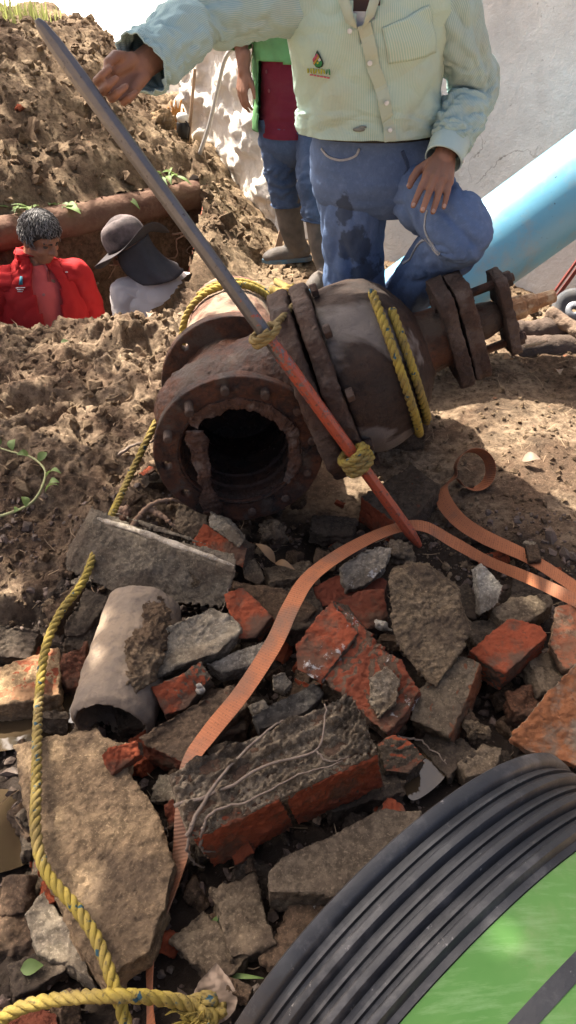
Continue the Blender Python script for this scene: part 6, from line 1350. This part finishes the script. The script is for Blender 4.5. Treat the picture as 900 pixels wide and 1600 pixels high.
o = MB().tube([G(820, 541, .15), G(836, 538, .16), G(855, 533, .16)], [.005, .007, .004], 6).build('wood_splinter', WST, None, G(836, 538, .16)); tag(o, 'pale wood splinter lying on the lower dark log', 'splinter')
rnd = random.Random(5)
for k, lab in enumerate(('dry brown leaf curled beside the gland plates', 'dry leaf below the lower log at right', 'dry leaf at the right edge below the logs', 'flat pale leaf on the sunlit soil above the strap loop', 'dry orange leaf on the trench rim near the rear pipe stub')):
    px, py, z = ((797, 562, .13), (868, 582, .1), (892, 578, .1), (815, 720, .08), (238, 495, .28))[k]; cpt = G(px, py, z); mb = MB(); a = rnd.uniform(0, 6.28)
    leaf(mb, cpt, V((math.cos(a), math.sin(a), .3)), V((0, -.4, 1)), .065, .02, .3); tag(mb.build('dry_leaf', DRY if k != 0 else bpy.data.materials['straw'], None, cpt, smooth=True), lab, 'leaf')
# litter of straw and fine roots, one mass
mb = MB()
for k in range(700):
    zone = rnd.random()
    if zone < .35: x, y = rnd.uniform(-1.2, 0), rnd.uniform(1.6, 3.05)
    elif zone < .7: x, y = rnd.uniform(.45, 1.6), rnd.uniform(2.2, 3.7)
    else: x, y = rnd.uniform(-.8, .9), rnd.uniform(.6, 1.9)
    if intr(x, y): continue
    b = V((x, y, soil_h(x, y) + .004)); a = rnd.uniform(0, 6.28); L = rnd.uniform(.02, .07); d = V((math.cos(a), math.sin(a), rnd.uniform(-.1, .35)))
    e = V((-d.y, d.x, 0)) * rnd.uniform(-.3, .3); mb.tube([b, b + (d + e) * L * .5, b + d * L], [.0012, .0011, .0006], 3)
o = mb.build('straw_litter', simple('straw_bits', (.36, .26, .16), (.24, .16, .10), 20, .9), None, V((0, 0, 0))); o['kind'] = 'stuff'; o['label'] = 'scattered straw and fine root bits on the soil'; o['category'] = 'litter'
# ---------------------------------------------------------------- tree over the pile (its crown is above the frame and shades the rubble)
tr = thing('tree', 'leafy tree standing left of the trench, crown overhanging the rubble', 'tree', V((-3.3, 4.1, 0))); BK = simple('tree_bark', (.16, .12, .09), (.1, .075, .055), 12, .95, 0, .8, 40, .02)
mb = MB().tube([V((-3.3, 4.1, -.1)), V((-3.25, 4.05, 1.2)), V((-3.1, 3.95, 2.4)), V((-2.8, 3.8, 3.3)), V((-2.4, 3.6, 4.0))], [.2, .16, .13, .1, .06], 14)
tips = []
rnd = random.Random(21)
def gpos(gx, gy, h): return V((gx, gy, .1)) + SUND * ((h - .1) / SUND.z)
SHADE = []       # ground spots (x, y, radius, leaves) the crown stands over, seen along the sun
for (gx, gy, rad, n) in ((-.35, .95, .42, 120), (.15, .75, .42, 330), (.15, 1.25, .42, 340), (.6, 1.1, .38, 280), (.55, .6, .4, 280), (-.15, 1.55, .36, 210), (.35, 1.6, .33, 180), (-.75, .7, .4, 110), (0, .3, .5, 330), (.8, .2, .5, 300), (-.6, 1.4, .3, 30), (-.8, 2.0, .35, 30), (-.4, 2.3, .3, 20), (.95, 1.35, .3, 120), (-.75, 2.6, .3, 35), (-1.1, 1.6, .35, 40), (1.2, .8, .4, 250), (-1.0, 4.8, .6, 150), (-1.7, 5.0, .6, 190), (-2.0, 5.8, .6, 150), (-1.4, 5.6, .5, 110), (-.1, 1.9, .25, 120), (.78, -.05, .4, 280), (1.1, -.1, .4, 240)):
    SHADE.append((gpos(gx, gy, rnd.uniform(3.0, 4.2)), rad, n))
crown = MB()
for c, rad, n in SHADE:
    mb.tube([V((-2.8, 3.8, 3.3)), V((-2.8, 3.8, 3.3)).lerp(c, .5) + V((0, 0, .25)), c], [.05, .03, .012], 7)
    for k in range(n):
        q = V((rnd.gauss(0, 1), rnd.gauss(0, 1), rnd.gauss(0, .6))); q = q * (rad * .5); a = rnd.uniform(0, 6.28)
        leaf(crown, c + q, V((math.cos(a), math.sin(a), rnd.uniform(-.7, .2))), V((rnd.gauss(0, .4), rnd.gauss(0, .4), 1)), rnd.uniform(.09, .15), rnd.uniform(.025, .04), .1)
mb.build('trunk', BK, tr, smooth=True); o = crown.build('crown', TREEL, tr, smooth=True)
